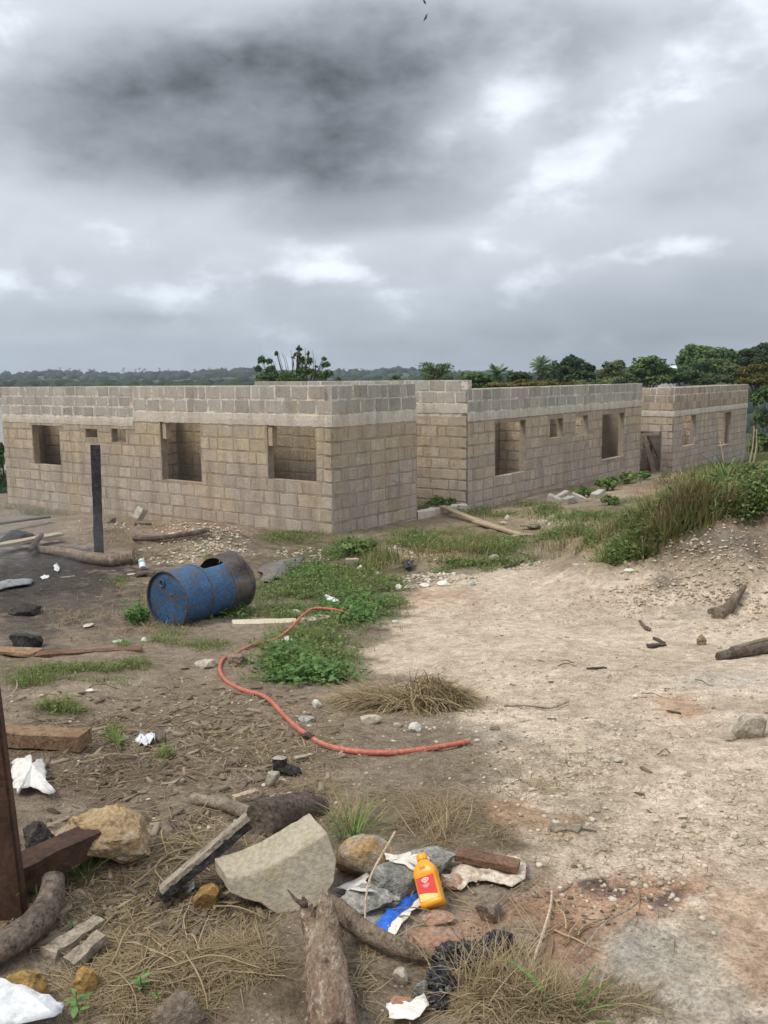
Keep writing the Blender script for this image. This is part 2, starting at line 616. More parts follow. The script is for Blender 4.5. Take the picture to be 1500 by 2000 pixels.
grc = T.vor(v, 55, 'F1', 'Color')
sp2 = T.n('ShaderNodeSeparateColor'); T.put(sp2.inputs[0], grc)
isg = T.m('MULTIPLY', T.ss(gr, 0.34, 0.26), T.m('GREATER_THAN', sp2.outputs[0], 0.80))
c = T.mix(T.m('MULTIPLY', isg, 0.65), c, T.mix(sp2.outputs[1], (0.20, 0.155, 0.11), (0.58, 0.50, 0.39)))
h = T.m('ADD', T.m('MULTIPLY', b, 0.9), T.m('ADD', T.m('MULTIPLY', f, 0.35), T.m('MULTIPLY', isg, 0.22)))
principled(T, c, 0.95, bump(T, h, 0.9, 0.035), 0.12)

rough_mat('block_old', (0.480, 0.408, 0.325), (0.550, 0.470, 0.378), (0.405, 0.343, 0.275), 3.2, 0.95, 0.9, 0.014, (0.13, 0.10, 0.07), (0.66, 0.74), 9, 0.13, fine=40, grit=.32, weather=(0.405, 0.348, 0.288, 0.55))
rough_mat('block_new', (0.415, 0.385, 0.340), (0.490, 0.455, 0.402), (0.370, 0.342, 0.302), 6, 0.95, 0.9, 0.014, (0.16, 0.14, 0.11), (0.68, 0.74), 10, 0.17, fine=40, grit=.3, weather=(0.52, 0.48, 0.415, 0.3))
rough_mat('block_tan', (0.400, 0.320, 0.240), (0.470, 0.380, 0.290), (0.33, 0.26, 0.195), 6, 0.95, 0.7, 0.012, (0.15, 0.11, 0.08), (0.70, 0.76), 10, 0.22, fine=45, weather=(0.40, 0.34, 0.27, 0.3))
rough_mat('lintel_concrete', (0.62, 0.56, 0.475), (0.68, 0.62, 0.53), (0.57, 0.51, 0.43), 4, 0.95, 0.6, 0.02, (0.22, 0.18, 0.13), (0.68, 0.76), 8, 0.05, weather=(0.52, 0.47, 0.39, 0.3))
m_, T = new_mat('mortar')
v = T.n('ShaderNodeTexCoord').outputs['Object']
sx = T.n('ShaderNodeSeparateXYZ'); T.put(sx.inputs[0], v)
a = T.noise(v, 4, 6, 0.65)
b = T.noise(v, 30, 4, 0.7)
low = T.mix(T.ss(a, 0.35, 0.65), (0.300, 0.254, 0.204), (0.395, 0.336, 0.270))
hi = T.mix(T.ss(a, 0.35, 0.65), (0.68, 0.63, 0.55), (0.75, 0.70, 0.615))
c = T.mix(T.ss(sx.outputs[2], 1.85, 1.95), low, hi)
c = T.mix(T.ss(b, 0.62, 0.74), c, (0.17, 0.135, 0.10))
c, hh_ = weathering(T, c, T.m('ADD', T.m('MULTIPLY', a, 0.5), b), (0.395, 0.338, 0.272))
principled(T, c, 0.96, bump(T, hh_, 0.6, 0.012), 0.12)

rough_mat('rock_pale', (0.40, 0.35, 0.27), (0.50, 0.45, 0.36), (0.34, 0.29, 0.21), 7, 0.95, 0.8, 0.02, (0.2, 0.16, 0.11), (0.64, 0.74), 12)
rough_mat('rock_white', (0.58, 0.56, 0.48), (0.66, 0.64, 0.57), (0.48, 0.44, 0.36), 8, 0.9, 0.7, 0.02)
rough_mat('rock_tan', (0.34, 0.245, 0.145), (0.43, 0.30, 0.165), (0.46, 0.40, 0.30), 5, 0.95, 1.0, 0.03, (0.16, 0.10, 0.055), (0.60, 0.70), 16)
rough_mat('rock_orange', (0.36, 0.22, 0.075), (0.42, 0.26, 0.09), (0.26, 0.17, 0.08), 9, 0.95, 1.0, 0.03, (0.10, 0.06, 0.03), (0.60, 0.68), 18)
rough_mat('rock_grey', (0.235, 0.225, 0.20), (0.335, 0.325, 0.295), (0.40, 0.39, 0.355), 7, 0.95, 1.0, 0.03, (0.13, 0.115, 0.10), (0.60, 0.70), 13)
rough_mat('rock_brown', (0.17, 0.13, 0.10), (0.24, 0.19, 0.145), (0.13, 0.10, 0.08), 8, 0.95, 1.0, 0.03)
rough_mat('rock_red', (0.40, 0.225, 0.145), (0.47, 0.30, 0.21), (0.42, 0.36, 0.30), 7, 0.97, 1.0, 0.03, (0.22, 0.13, 0.09), (0.64, 0.72), 15)
rough_mat('rock_twotone', (0.335, 0.205, 0.085), (0.25, 0.225, 0.19), (0.33, 0.31, 0.275), 3.2, 0.95, 1.0, 0.03, (0.12, 0.09, 0.06), (0.62, 0.72), 16)
rough_mat('char', (0.018, 0.016, 0.015), (0.045, 0.040, 0.036), (0.10, 0.095, 0.09), 12, 0.8, 1.0, 0.03, (0.25, 0.24, 0.23), (0.70, 0.74), 16, spec=0.35)
rough_mat('char_soil', (0.045, 0.040, 0.036), (0.085, 0.075, 0.065), (0.14, 0.125, 0.11), 12, 0.9, 1.0, 0.03)
rough_mat('concrete_chunk', (0.50, 0.435, 0.325), (0.56, 0.49, 0.37), (0.50, 0.42, 0.28), 4, 0.95, 0.9, 0.012, (0.24, 0.19, 0.13), (0.68, 0.76), 26, grit=.16)
rough_mat('lime', (0.74, 0.69, 0.62), (0.82, 0.77, 0.69), (0.62, 0.56, 0.48), 9, 0.95, 0.7, 0.012, var=0.03)
for nm, a_, b_, c_ in (('wood_grey', (0.23, 0.19, 0.145), (0.34, 0.285, 0.215), (0.15, 0.12, 0.09)), ('wood_pale', (0.42, 0.33, 0.225), (0.50, 0.405, 0.285), (0.30, 0.23, 0.15)),
                       ('wood_brown', (0.155, 0.085, 0.055), (0.215, 0.125, 0.08), (0.11, 0.065, 0.045)), ('wood_dark', (0.055, 0.046, 0.040), (0.095, 0.080, 0.068), (0.03, 0.026, 0.022)),
                       ('wood_post', (0.040, 0.038, 0.038), (0.075, 0.070, 0.068), (0.022, 0.02, 0.02)), ('wood_orange', (0.23, 0.145, 0.085), (0.31, 0.205, 0.125), (0.14, 0.085, 0.052))):
    rough_mat(nm, a_, b_, c_, 9, 0.9, 0.8, 0.012, None, stretch=(1, 1, 1), var=0.15, fine=90)
rough_mat('bark', (0.20, 0.145, 0.10), (0.30, 0.235, 0.17), (0.11, 0.075, 0.05), 9, 0.95, 1.0, 0.03, (0.37, 0.315, 0.24), (0.58, 0.68), 7, stretch=(1.6, 0.7, 1.6), fine=80)
rough_mat('bark_dark', (0.110, 0.084, 0.066), (0.180, 0.142, 0.112), (0.065, 0.05, 0.041), 10, 0.95, 1.0, 0.03)
rough_mat('log_stump', (0.19, 0.125, 0.085), (0.28, 0.205, 0.145), (0.41, 0.345, 0.26), 7, 0.95, 1.0, 0.035, (0.075, 0.048, 0.035), (0.56, 0.68), 10, stretch=(1.3, 0.75, 1.3))
rough_mat('rust', (0.058, 0.030, 0.019), (0.088, 0.045, 0.028), (0.042, 0.024, 0.017), 5, 0.75, 0.4, 0.006, (0.26, 0.21, 0.17), (0.70, 0.76), 7, 0.05, spec=0.3)
rough_mat('rust_pale', (0.20, 0.115, 0.065), (0.26, 0.165, 0.10), (0.12, 0.06, 0.035), 7, 0.85, 0.6, 0.01)
rough_mat('drum_blue', (0.030, 0.088, 0.185), (0.045, 0.125, 0.262), (0.045, 0.080, 0.130), 4, 0.5, 0.3, 0.006, (0.105, 0.072, 0.056), (0.50, 0.66), 13, 0.0, spec=0.4, grit=.4)
rough_mat('drum_rust', (0.085, 0.066, 0.056), (0.140, 0.116, 0.102), (0.040, 0.072, 0.12), 4, 0.7, 0.4, 0.008, (0.055, 0.04, 0.034), (0.60, 0.68), 9, 0.0)
rough_mat('drum_inside', (0.10, 0.085, 0.075), (0.16, 0.14, 0.125), (0.06, 0.05, 0.045), 5, 0.85, 0.4, 0.006)
rough_mat('hose_red', (0.47, 0.125, 0.085), (0.53, 0.165, 0.115), (0.40, 0.14, 0.10), 6, 0.55, 0.2, 0.003, (0.36, 0.245, 0.175), (0.56, 0.68), 16, 0.0, spec=0.25)
rough_mat('bag_black', (0.008, 0.008, 0.009), (0.014, 0.014, 0.016), None, 8, 0.38, 0.5, 0.01, (0.10, 0.085, 0.065), (0.70, 0.76), 12, spec=0.5)
rough_mat('paper_white', (0.66, 0.63, 0.58), (0.76, 0.73, 0.68), (0.55, 0.49, 0.42), 5, 0.8, 0.5, 0.01, (0.36, 0.28, 0.20), (0.68, 0.76), 9, var=0.08)
rough_mat('card_pale', (0.52, 0.44, 0.345), (0.62, 0.55, 0.45), (0.42, 0.30, 0.21), 6, 0.9, 0.6, 0.012, (0.22, 0.15, 0.10), (0.70, 0.76), 9, var=0.05)
rough_mat('plastic_white', (0.70, 0.72, 0.73), (0.78, 0.79, 0.79), (0.55, 0.56, 0.56), 6, 0.4, 0.3, 0.006, var=0.08, spec=0.5)
rough_mat('plastic_clear', (0.50, 0.53, 0.58), (0.66, 0.68, 0.72), (0.34, 0.33, 0.34), 9, 0.35, 0.4, 0.006, spec=0.5)
rough_mat('bottle_orange', (0.84, 0.345, 0.012), (0.88, 0.375, 0.016), None, 3, 0.32, 0.08, 0.002, var=0.0, spec=0.5, grit=0.06)
rough_mat('label_red', (0.66, 0.055, 0.045), (0.70, 0.07, 0.06), None, 4, 0.4, 0.05, 0.002, var=0.0, grit=0.06)
rough_mat('label_cream', (0.86, 0.62, 0.19), (0.88, 0.66, 0.23), None, 4, 0.4, 0.05, 0.002, var=0.0, grit=0.06)
rough_mat('print_white', (0.80, 0.74, 0.70), (0.82, 0.76, 0.72), None, 4, 0.5, 0.05, 0.002, var=0.0, grit=0.05)
rough_mat('print_dark', (0.42, 0.15, 0.01), (0.46, 0.17, 0.012), None, 4, 0.5, 0.05, 0.002, var=0.0, grit=0.05)
rough_mat('strip_blue', (0.018, 0.115, 0.52), (0.024, 0.145, 0.60), None, 6, 0.5, 0.2, 0.004, (0.70, 0.66, 0.64), (0.63, 0.67), 11, 0.0, spec=0.4)
rough_mat('tarp_grey', (0.135, 0.115, 0.10), (0.19, 0.165, 0.15), (0.10, 0.088, 0.08), 5, 0.8, 0.3, 0.006)
rough_mat('sheet_metal', (0.20, 0.21, 0.215), (0.28, 0.285, 0.29), (0.14, 0.125, 0.115), 4, 0.5, 0.3, 0.006, spec=0.5)
rough_mat('hill_soil', (0.045, 0.062, 0.035), (0.065, 0.080, 0.045), None, 0.05, 0.95, 0.3, 0.2)
rough_mat('trunk', (0.105, 0.085, 0.065), (0.17, 0.145, 0.115), (0.07, 0.055, 0.042), 5, 0.95, 0.8, 0.03)
tone_mat('grass_green', (0.094, 0.119, 0.037), (0.319, 0.358, 0.121), 0.8, 0.3)
tone_mat('grass_bright', (0.075, 0.141, 0.036), (0.215, 0.330, 0.091), 0.75, 0.25)
tone_mat('grass_dry', (0.155, 0.110, 0.060), (0.50, 0.395, 0.235), 0.9, 0.15)
tone_mat('grass_olive', (0.147, 0.138, 0.052), (0.345, 0.301, 0.129), 0.85, 0.2)
tone_mat('weed_green', (0.076, 0.129, 0.039), (0.259, 0.339, 0.113), 0.7, 0.3)
tone_mat('weed_bright', (0.071, 0.149, 0.039), (0.168, 0.278, 0.085), 0.65, 0.25)
tone_mat('leaf_dark', (0.023, 0.051, 0.022), (0.094, 0.137, 0.051), 0.7, 0.15)
tone_mat('leaf_mid', (0.043, 0.090, 0.030), (0.160, 0.237, 0.073), 0.7, 0.18)
tone_mat('leaf_light', (0.068, 0.098, 0.033), (0.188, 0.225, 0.087), 0.7, 0.18)
tone_mat('leaf_yellow', (0.065, 0.067, 0.017), (0.243, 0.199, 0.054), 0.7, 0.18)
tone_mat('leaf_far', (0.019, 0.036, 0.022), (0.048, 0.072, 0.038), 0.9)
tone_mat('pebble_mix', (0.310, 0.241, 0.167), (0.644, 0.564, 0.443), 0.95)
tone_mat('chip_mix', (0.075, 0.055, 0.040), (0.33, 0.265, 0.19), 0.95)


# ------------------------------------------------------------------ ground
def zone_colors(x, y, z):
    u, v_ = project_np(x, np.maximum(y, 0.6), z)
    # measured off the photograph and laid down on the ground as soil of that colour
    wu = (fbm(x, y, 1.6, 4, 101) - 0.5)
    wv = (fbm(x, y, 1.6, 4, 131) - 0.5)
    fine = fbm(x, y, 9, 4, 151) - 0.5
    sc_ = np.clip(1750 / np.maximum(np.hypot(x, y), 1.5), 20, 600)
    u = u + wu * sc_ * 0.5
    v_ = v_ + wv * sc_ * 0.22
    brown = np.array([0.268, 0.214, 0.158]); sand = np.array([0.600, 0.490, 0.375])
    c = np.tile(brown, (len(x), 1))
    bv = np.array([900, 1040, 1100, 1130, 1150, 1185, 1240, 1300, 1350, 1400, 1470, 1540, 1600, 1700, 1850, 2000, 2600])
    bu = np.array([1150, 1130, 1060, 880, 810, 800, 730, 715, 900, 940, 960, 1010, 1010, 1040, 1110, 1140, 1250])
    edge = np.interp(v_, bv, bu)
    sm = sst((u - edge) / np.maximum(sc_ * 0.16, 18) + fine * 2.2, -0.9, 0.9) * sst(v_, 1085, 1135)
    c = c * (1 - sm[:, None]) + sand * sm[:, None]

    def patch(pu, pv, ru, rv, colr, k=0.8, soft=0.55):
        nonlocal c
        d = np.sqrt(((u - pu) / ru) ** 2 + ((v_ - pv) / rv) ** 2) + fine * 1.5
        m = (k * (1 - sst(d, soft, 1.25)))[:, None]
        c = c * (1 - m) + np.array(colr) * m
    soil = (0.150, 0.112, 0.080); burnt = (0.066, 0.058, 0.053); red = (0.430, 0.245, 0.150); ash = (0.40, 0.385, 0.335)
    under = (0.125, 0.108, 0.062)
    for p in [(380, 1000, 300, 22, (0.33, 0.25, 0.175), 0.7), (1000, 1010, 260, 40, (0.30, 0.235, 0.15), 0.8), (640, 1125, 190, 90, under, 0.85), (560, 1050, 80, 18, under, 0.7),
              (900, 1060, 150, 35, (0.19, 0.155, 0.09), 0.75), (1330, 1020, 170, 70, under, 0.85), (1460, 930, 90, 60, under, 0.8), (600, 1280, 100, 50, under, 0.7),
              (850, 1084, 75, 17, (0.40, 0.275, 0.18), 0.8), (1090, 1012, 60, 12, (0.44, 0.36, 0.26), 0.8), (1250, 958, 60, 12, (0.36, 0.235, 0.15), 0.85), (1180, 965, 60, 10, (0.43, 0.36, 0.26), 0.7),
              (1150, 1062, 60, 14, (0.38, 0.26, 0.17), 0.7), (1130, 1035, 90, 12, (0.36, 0.27, 0.18), 0.6), (1130, 1100, 100, 20, (0.42, 0.33, 0.23), 0.6),
              (385, 1030, 85, 24, (0.33, 0.215, 0.140), 0.85), (380, 1075, 110, 26, (0.31, 0.24, 0.16), 0.7), (200, 1030, 90, 14, (0.34, 0.25, 0.175), 0.6),
              (80, 1140, 210, 80, burnt, 0.95), (150, 1100, 150, 26, burnt, 0.9), (50, 1230, 90, 40, burnt, 0.6), (200, 1190, 140, 40, (0.15, 0.125, 0.105), 0.6),
              (230, 1050, 60, 25, (0.21, 0.155, 0.10), 0.7), (140, 1310, 180, 26, under, 0.6), (200, 1350, 120, 14, (0.36, 0.29, 0.21), 0.7), (120, 1390, 90, 18, soil, 0.6),
              (180, 1500, 190, 100, soil, 0.75), (430, 1440, 180, 80, (0.225, 0.175, 0.122), 0.6), (540, 1500, 130, 50, (0.20, 0.155, 0.108), 0.6), (300, 1730, 280, 110, soil, 0.8),
              (640, 1365, 60, 18, (0.34, 0.25, 0.175), 0.7), (480, 1330, 110, 28, (0.26, 0.20, 0.14), 0.6), (480, 1930, 360, 90, (0.17, 0.13, 0.088), 0.8), (820, 1620, 190, 48, (0.215, 0.165, 0.105), 0.8),
              (1010, 1500, 150, 50, (0.315, 0.262, 0.195), 0.6), (960, 1430, 60, 30, (0.34, 0.30, 0.24), 0.5), (1180, 1560, 90, 26, (0.36, 0.30, 0.225), 0.5),
              (1020, 1605, 75, 28, (0.46, 0.30, 0.19), 0.75), (1330, 1378, 60, 18, (0.47, 0.29, 0.18), 0.7), (1240, 1440, 60, 18, (0.33, 0.27, 0.21), 0.6), (850, 1165, 60, 26, (0.50, 0.345, 0.235), 0.6), (1430, 1330, 130, 22, (0.53, 0.475, 0.40), 0.7),
              (1150, 1760, 190, 62, red, 0.75), (1260, 1735, 110, 40, red, 0.6), (1440, 1860, 110, 120, (0.46, 0.30, 0.195), 0.6), (870, 1835, 110, 52, (0.43, 0.265, 0.175), 0.8),
              (1080, 1850, 80, 60, (0.34, 0.20, 0.125), 0.7), (700, 1750, 90, 55, (0.40, 0.385, 0.36), 0.85), (760, 1800, 100, 26, (0.36, 0.30, 0.24), 0.7),
              (1230, 1850, 120, 60, ash, 0.85), (1330, 1870, 120, 70, (0.47, 0.42, 0.335), 0.8), (1100, 1930, 100, 40, (0.36, 0.34, 0.30), 0.85), (1300, 1960, 200, 40, (0.38, 0.345, 0.29), 0.7), (1470, 1985, 90, 25, (0.22, 0.19, 0.16), 0.7),
              (1090, 1712, 26, 14, (0.13, 0.10, 0.085), 0.9), (1145, 1735, 34, 12, (0.15, 0.11, 0.09), 0.85), (1282, 1757, 30, 15, (0.13, 0.105, 0.09), 0.9), (1000, 1870, 50, 30, soil, 0.5),
              (1400, 1055, 100, 36, (0.225, 0.190, 0.155), 0.75), (1295, 1138, 34, 16, (0.19, 0.155, 0.13), 0.85), (1440, 1020, 90, 14, (0.25, 0.185, 0.14), 0.7), (1330, 1190, 110, 18, (0.33, 0.28, 0.215), 0.6), (1420, 1120, 110, 26, (0.40, 0.335, 0.24), 0.7)]:
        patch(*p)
    r = np.hypot(x, y)
    far = sst(r, 24, 40)[:, None]
    c = c * (1 - far) + np.array([0.09, 0.10, 0.045]) * far
    return c


ang = np.concatenate([np.arange(-180, -62, 5.0), np.arange(-62, 62.01, 0.27), np.arange(66, 180, 5.0)])
rad = np.concatenate([[0.02, 0.2, 0.4], np.geomspace(0.6, 60, 590), np.geomspace(63, 1900, 52)])
A_, R_ = np.meshgrid(np.radians(ang), rad)
gx = (R_ * np.sin(A_)).ravel(); gy = (R_ * np.cos(A_)).ravel()
gzv = hz(gx, gy)
na, nr = len(ang), len(rad)
I = np.arange(nr - 1)[:, None] * na + np.arange(na)[None, :]
J = np.arange(nr - 1)[:, None] * na + (np.arange(na)[None, :] + 1) % na
quads = np.stack([I, J, J + na, I + na], -1).reshape(-1, 4)[:, ::-1]
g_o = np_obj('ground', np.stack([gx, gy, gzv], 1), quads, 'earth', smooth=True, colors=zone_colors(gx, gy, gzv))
tag(g_o, 'bare trodden earth, sandy on one side and dark soil on the other', 'ground', kind='structure')

# ------------------------------------------------------------------ unfinished block houses
BLK = {}


def block_mesh(matname, k, half=False):
    key = (matname, k, half)
    if key in BLK:
        return BLK[key]
    rr = random.Random(hash((k, half)) % 10007 + 17)
    j = 0.045 if half else 0.024
    base = [(0, 0), (.33, 0), (.67, 0), (1, 0), (1, .5), (1, 1), (.67, 1), (.33, 1), (0, 1), (0, .5)]
    out = []
    for (bx, bz) in base:
        out.append((bx + rr.uniform(-j, j) + (rr.uniform(.02, .06) if rr.random() < .12 else 0) * (1 if bx < .5 else -1),
                    bz + rr.uniform(-.05, .05)))
    cx = sum(p[0] for p in out) / 10; cz = sum(p[1] for p in out) / 10
    V = []
    for y_, s in ((0.032, 1.0), (0.0045, 1.0), (0.0, 0.945)):
        for (px, pz) in out:
            V.append((cx + (px - cx) * s, y_ + (rr.uniform(-.002, .002) if s < 1 else 0), cz + (pz - cz) * s))
    Fc = []
    for q in (0, 1):
        for i in range(10):
            a_, b_ = q * 10 + i, q * 10 + (i + 1) % 10
            Fc.append((a_, b_, b_ + 10, a_ + 10))
    Fc.append(tuple(range(20, 30)))
    me = mesh_of('block', V, Fc, matname)
    BLK[key] = me
    return me


_rs = random.Random(99)


def split_spans(s0, s1, z0, z1, ops):
    """what is left of a block once the openings are cut out of it"""
    spans = [(s0, s1)]
    for (a_, b_, c_, d_) in ops:
        zo = min(z1, d_) - max(z0, c_)
        if zo <= 0.02:
            continue
        if zo < 0.45 * (z1 - z0):
            if s1 > a_ and s0 < b_:
                if c_ > z0: z1 = min(z1, c_)
                else: z0 = max(z0, d_)
            continue
        nw = []
        for (p, q) in spans:
            if q <= a_ or p >= b_:
                nw.append((p, q))
            else:
                if p < a_: nw.append((p, a_ + _rs.uniform(-.028, .010)))
                if q > b_: nw.append((b_ + _rs.uniform(-.010, .028), q))
        spans = nw
    return [(p, q, z0, z1) for (p, q) in spans if q - p > 0.07 and z1 - z0 > 0.06]


def lay_courses(wall, s0, s1, courses, ops, seed, single=True, bl=0.43, jit=1.0, joined=None):
    """lay the blocks of each course; single: each an object under the wall, else collected into `joined`"""
    rr = random.Random(seed)
    for ci, (z0, z1, mt) in enumerate(courses):
        s = s0 + 0.006
        first = True
        while s < s1 - 0.05:
            half = rr.random() < (0.16 if mt != 'block_old' else 0.10)
            w = bl * (0.5 if half or (first and ci % 2) else 1.0) * rr.uniform(0.92, 1.08)
            first = False
            e = min(s + w, s1 - 0.005)
            if s1 - e < 0.10:
                e = s1 - 0.005
            g = rr.uniform(0.014, 0.032) if mt == 'block_old' else rr.uniform(0.028, 0.046)
            gv = rr.uniform(0.026, 0.044) if mt == 'block_old' else g
            dz_ = rr.uniform(-0.006, 0.006)
            for (p, q, za, zb) in split_spans(s, e - g, z0 + gv * .5 + dz_, z1 - gv * .5 + dz_, ops):
                k = rr.randrange(12)
                hf = (q - p) < 0.27
                yy = -rr.uniform(0.0015, 0.008) * jit
                if single:
                    o = bpy.data.objects.new('block', block_mesh(mt, k, hf))
                    o.location = (p, yy, za)
                    o.scale = (q - p, 1, zb - za)
                    o.rotation_euler = (0, rr.uniform(-.006, .006), 0)
                    link(o, wall)
                else:
                    me = block_mesh(mt, k, hf)
                    base = len(joined[0])
                    joined[0].extend([(p + v_.co.x * (q - p), yy + v_.co.y, za + v_.co.z * (zb - za)) for v_ in me.vertices])
                    joined[1].extend([tuple(base + i for i in f_.vertices) for f_ in me.polygons])
            s = e
    return


def core_vf(L_, zb, zt, th, ops):
    xs = sorted({0.0, L_, *[o[0] for o in ops], *[o[1] for o in ops]})
    zs = sorted({zb, zt, *[max(o[2], zb) for o in ops], *[o[3] for o in ops]})
    nx, nz = len(xs) - 1, len(zs) - 1
    solid = [[True] * nz for _ in range(nx)]
    for i in range(nx):
        for k in range(nz):
            mx_, mz = (xs[i] + xs[i + 1]) / 2, (zs[k] + zs[k + 1]) / 2
            if any(o[0] < mx_ < o[1] and o[2] < mz < o[3] for o in ops):
                solid[i][k] = False
    V, Fc = [], []

    def quad(a_, b_, c_, d_):
        n = len(V); V.extend([a_, b_, c_, d_]); Fc.append((n, n + 1, n + 2, n + 3))
    S = lambda i, k: 0 <= i < nx and 0 <= k < nz and solid[i][k]
    for i in range(nx):
        for k in range(nz):
            if not S(i, k): continue
            x0, x1, z0, z1 = xs[i], xs[i + 1], zs[k], zs[k + 1]
            quad((x0, 0, z0), (x1, 0, z0), (x1, 0, z1), (x0, 0, z1))
            quad((x1, th, z0), (x0, th, z0), (x0, th, z1), (x1, th, z1))
            if not S(i - 1, k): quad((x0, th, z0), (x0, 0, z0), (x0, 0, z1), (x0, th, z1))
            if not S(i + 1, k): quad((x1, 0, z0), (x1, th, z0), (x1, th, z1), (x1, 0, z1))
            if not S(i, k - 1): quad((x0, 0, z0), (x0, th, z0), (x1, th, z0), (x1, 0, z0))
            if not S(i, k + 1): quad((x0, 0, z1), (x1, 0, z1), (x1, th, z1), (x0, th, z1))
    return V, Fc


def lintel(parent, s0, s1, z0, z1, seed, ops=(), proud=0.012):
    """cast band with a wavy, smeared lower and upper edge"""
    rr = random.Random(seed)
    n = max(int((s1 - s0) / 0.07), 3)
    V, Fc = [], []
    for i in range(n + 1):
        s = s0 + (s1 - s0) * i / n
        w0 = 0.014 * mnoise.noise((s * 3.1, seed, 0)) + rr.uniform(-.008, .008)
        w1 = 0.014 * mnoise.noise((s * 3.7, seed, 5)) + rr.uniform(-.008, .008)
        for (z_, y_) in ((z0 + w0, 0.02), (z0 + w0 + .012, -proud), ((z0 + z1) / 2 + rr.uniform(-.02, .02), -proud - rr.uniform(0, .008)), (z1 + w1 - .014, -proud), (z1 + w1, 0.02)):
            V.append((s, y_, z_))
    for i in range(n):
        for k in range(4):
            a_ = i * 5 + k
            Fc.append((a_, a_ + 5, a_ + 6, a_ + 1)[::-1])
    Fc.append((0, 1, 2, 3, 4)); Fc.append(tuple(n * 5 + k for k in (4, 3, 2, 1, 0)))
    o = obj('lintel', V, Fc, 'lintel_concrete', parent)
    return o


TH = 0.16
DB = Vector((math.sin(R(36.5)), math.cos(R(36.5)), 0))          # along the long side of the row
DA = Vector((DB.y, -DB.x, 0))                                   # along its end walls, towards the camera's right


def wall_hit(org, d, u, v):
    """(s, z) where the line of sight through a photo pixel meets a wall plane"""
    x, y, z = (float(q) for q in ray(u, v))
    nrm = Vector((-d.y, d.x, 0))
    t = (Vector(org) - Vector((0, 0, HC))).dot(nrm) / (Vector((x, y, z)).dot(nrm))
    p = Vector((x * t, y * t, HC + z * t))
    return (p - Vector(org)).dot(d), p.z


def on_plane_z(u, v, z0):
    x, y, z = (float(q) for q in ray(u, v))
    t = (z0 - HC) / z
    return Vector((x * t, y * t, z0))


def opening(org, d, u0, u1, v0, v1):
    a0, _ = wall_hit(org, d, u0, (v0 + v1) / 2); a1, _ = wall_hit(org, d, u1, (v0 + v1) / 2)
    _, zt = wall_hit(org, d, (u0 + u1) / 2, v0); _, zb = wall_hit(org, d, (u0 + u1) / 2, v1)
    return (a0, a1, zb, zt)


def courses(z_from, z_to, n, mt):
    h_ = (z_to - z_from) / n
    return [(z_from + i * h_, z_from + (i + 1) * h_, mt) for i in range(n)]


def make_wall(house, name, org, d, L_, zt, ops=(), zb=-1.0, th=TH, label=None):
    V, Fc = core_vf(L_, zb, zt - 0.012, th, list(ops))
    w = obj(name, V, Fc, 'mortar', house)
    w.location = Vector(org) - house.location
    w.location.z = -house.location.z
    w.rotation_euler = (0, 0, math.atan2(d.y, d.x))
    if label: w['label'] = label
    return w


def far_courses(wall, s0, s1, zt, ops, seed, mts=('block_old', 'block_new'), flip=False):
    """the blocks of an inner wall, seen only through openings: one joined part"""
    J_ = ([], [])
    lay_courses(wall, s0, s1, courses(-0.5, 1.88, 10, mts[0]), ops, seed, False, joined=J_)
    o = obj('block_courses', J_[0], J_[1], mts[0], wall)
    o['kind'] = 'stuff'
    if flip:
        o.rotation_euler = (0, 0, math.pi); o.location = (s1 + s0, TH, 0)
    return o


C0 = on_plane_z(653, 1045, 0.0)
# ---- first house: the two walls that meet at the near corner
ZA = HC - 0.135
sA, _ = wall_hit(C0, DA, 9, 880)
LA = -sA
A1 = C0 + DA * sA
house1 = empty('unfinished_house', C0)
tag(house1, 'largest roofless concrete block house, its corner nearest the blue drum', 'house', 'unfinished block houses in a row')
sx0 = lambda u, v=900: wall_hit(A1, DA, u, v)[0]
opsA = [opening(A1, DA, 65, 117, 831, 908), opening(A1, DA, 167, 190, 838, 855), opening(A1, DA, 218, 246, 838, 864),
        opening(A1, DA, 315, 392, 825, 940), opening(A1, DA, 523, 617, 832, 939)]
sJ = sx0(264, 820)
wA = make_wall(house1, 'front_wall', A1, DA, LA - 0.001, ZA, opsA)
lowA = courses(-0.28, 1.885, 9, 'block_old')
lay_courses(wA, 0, LA, lowA, opsA, 3, True, 0.42)
lay_courses(wA, sJ, LA, courses(2.125, ZA, 2, 'block_new'), [], 5, True, 0.40)
lay_courses(wA, 0, sJ - 0.01, courses(1.985, ZA, 3, 'block_new'), [], 6, True, 0.40)
lintel(wA, sJ - 0.05, LA + 0.008, 1.90, 2.125, 11)
lintel(wA, 0, sJ - 0.06, 1.79, 1.975, 12)
for (u_, v0, v1) in ((319, 826, 857), (526, 833, 871)):
    s_, zt_ = wall_hit(A1, DA, u_, v0); _, zb_ = wall_hit(A1, DA, u_, v1)
    V, Fc = box_vf(s_ - 0.055, s_ + 0.05, 0.018, 0.15, zb_, zt_ - 0.004)
    obj('jamb_board', V, Fc, 'wood_pale', wA)
sB, _ = wall_hit(C0, DB, 814, 880)
wB = make_wall(house1, 'side_wall', C0, DB, sB, ZA)
lay_courses(wB, 0, sB, lowA, [], 21, True, 0.44)
lay_courses(wB, 0, sB, courses(2.125, ZA, 2, 'block_new'), [], 22, True, 0.42)
lintel(wB, 0.002, sB, 1.90, 2.125, 23)
CB = C0 + DB * sB
wr = make_wall(house1, 'rear_wall', CB - DA * (LA - 0.002), DA, LA - TH - 0.006, ZA - 0.02)
far_courses(wr, 0, LA - TH, ZA, [], 31)
we = make_wall(house1, 'end_wall', A1 + DB * (sB - 0.004), -DB, sB - TH - 0.008, ZA - 0.02)
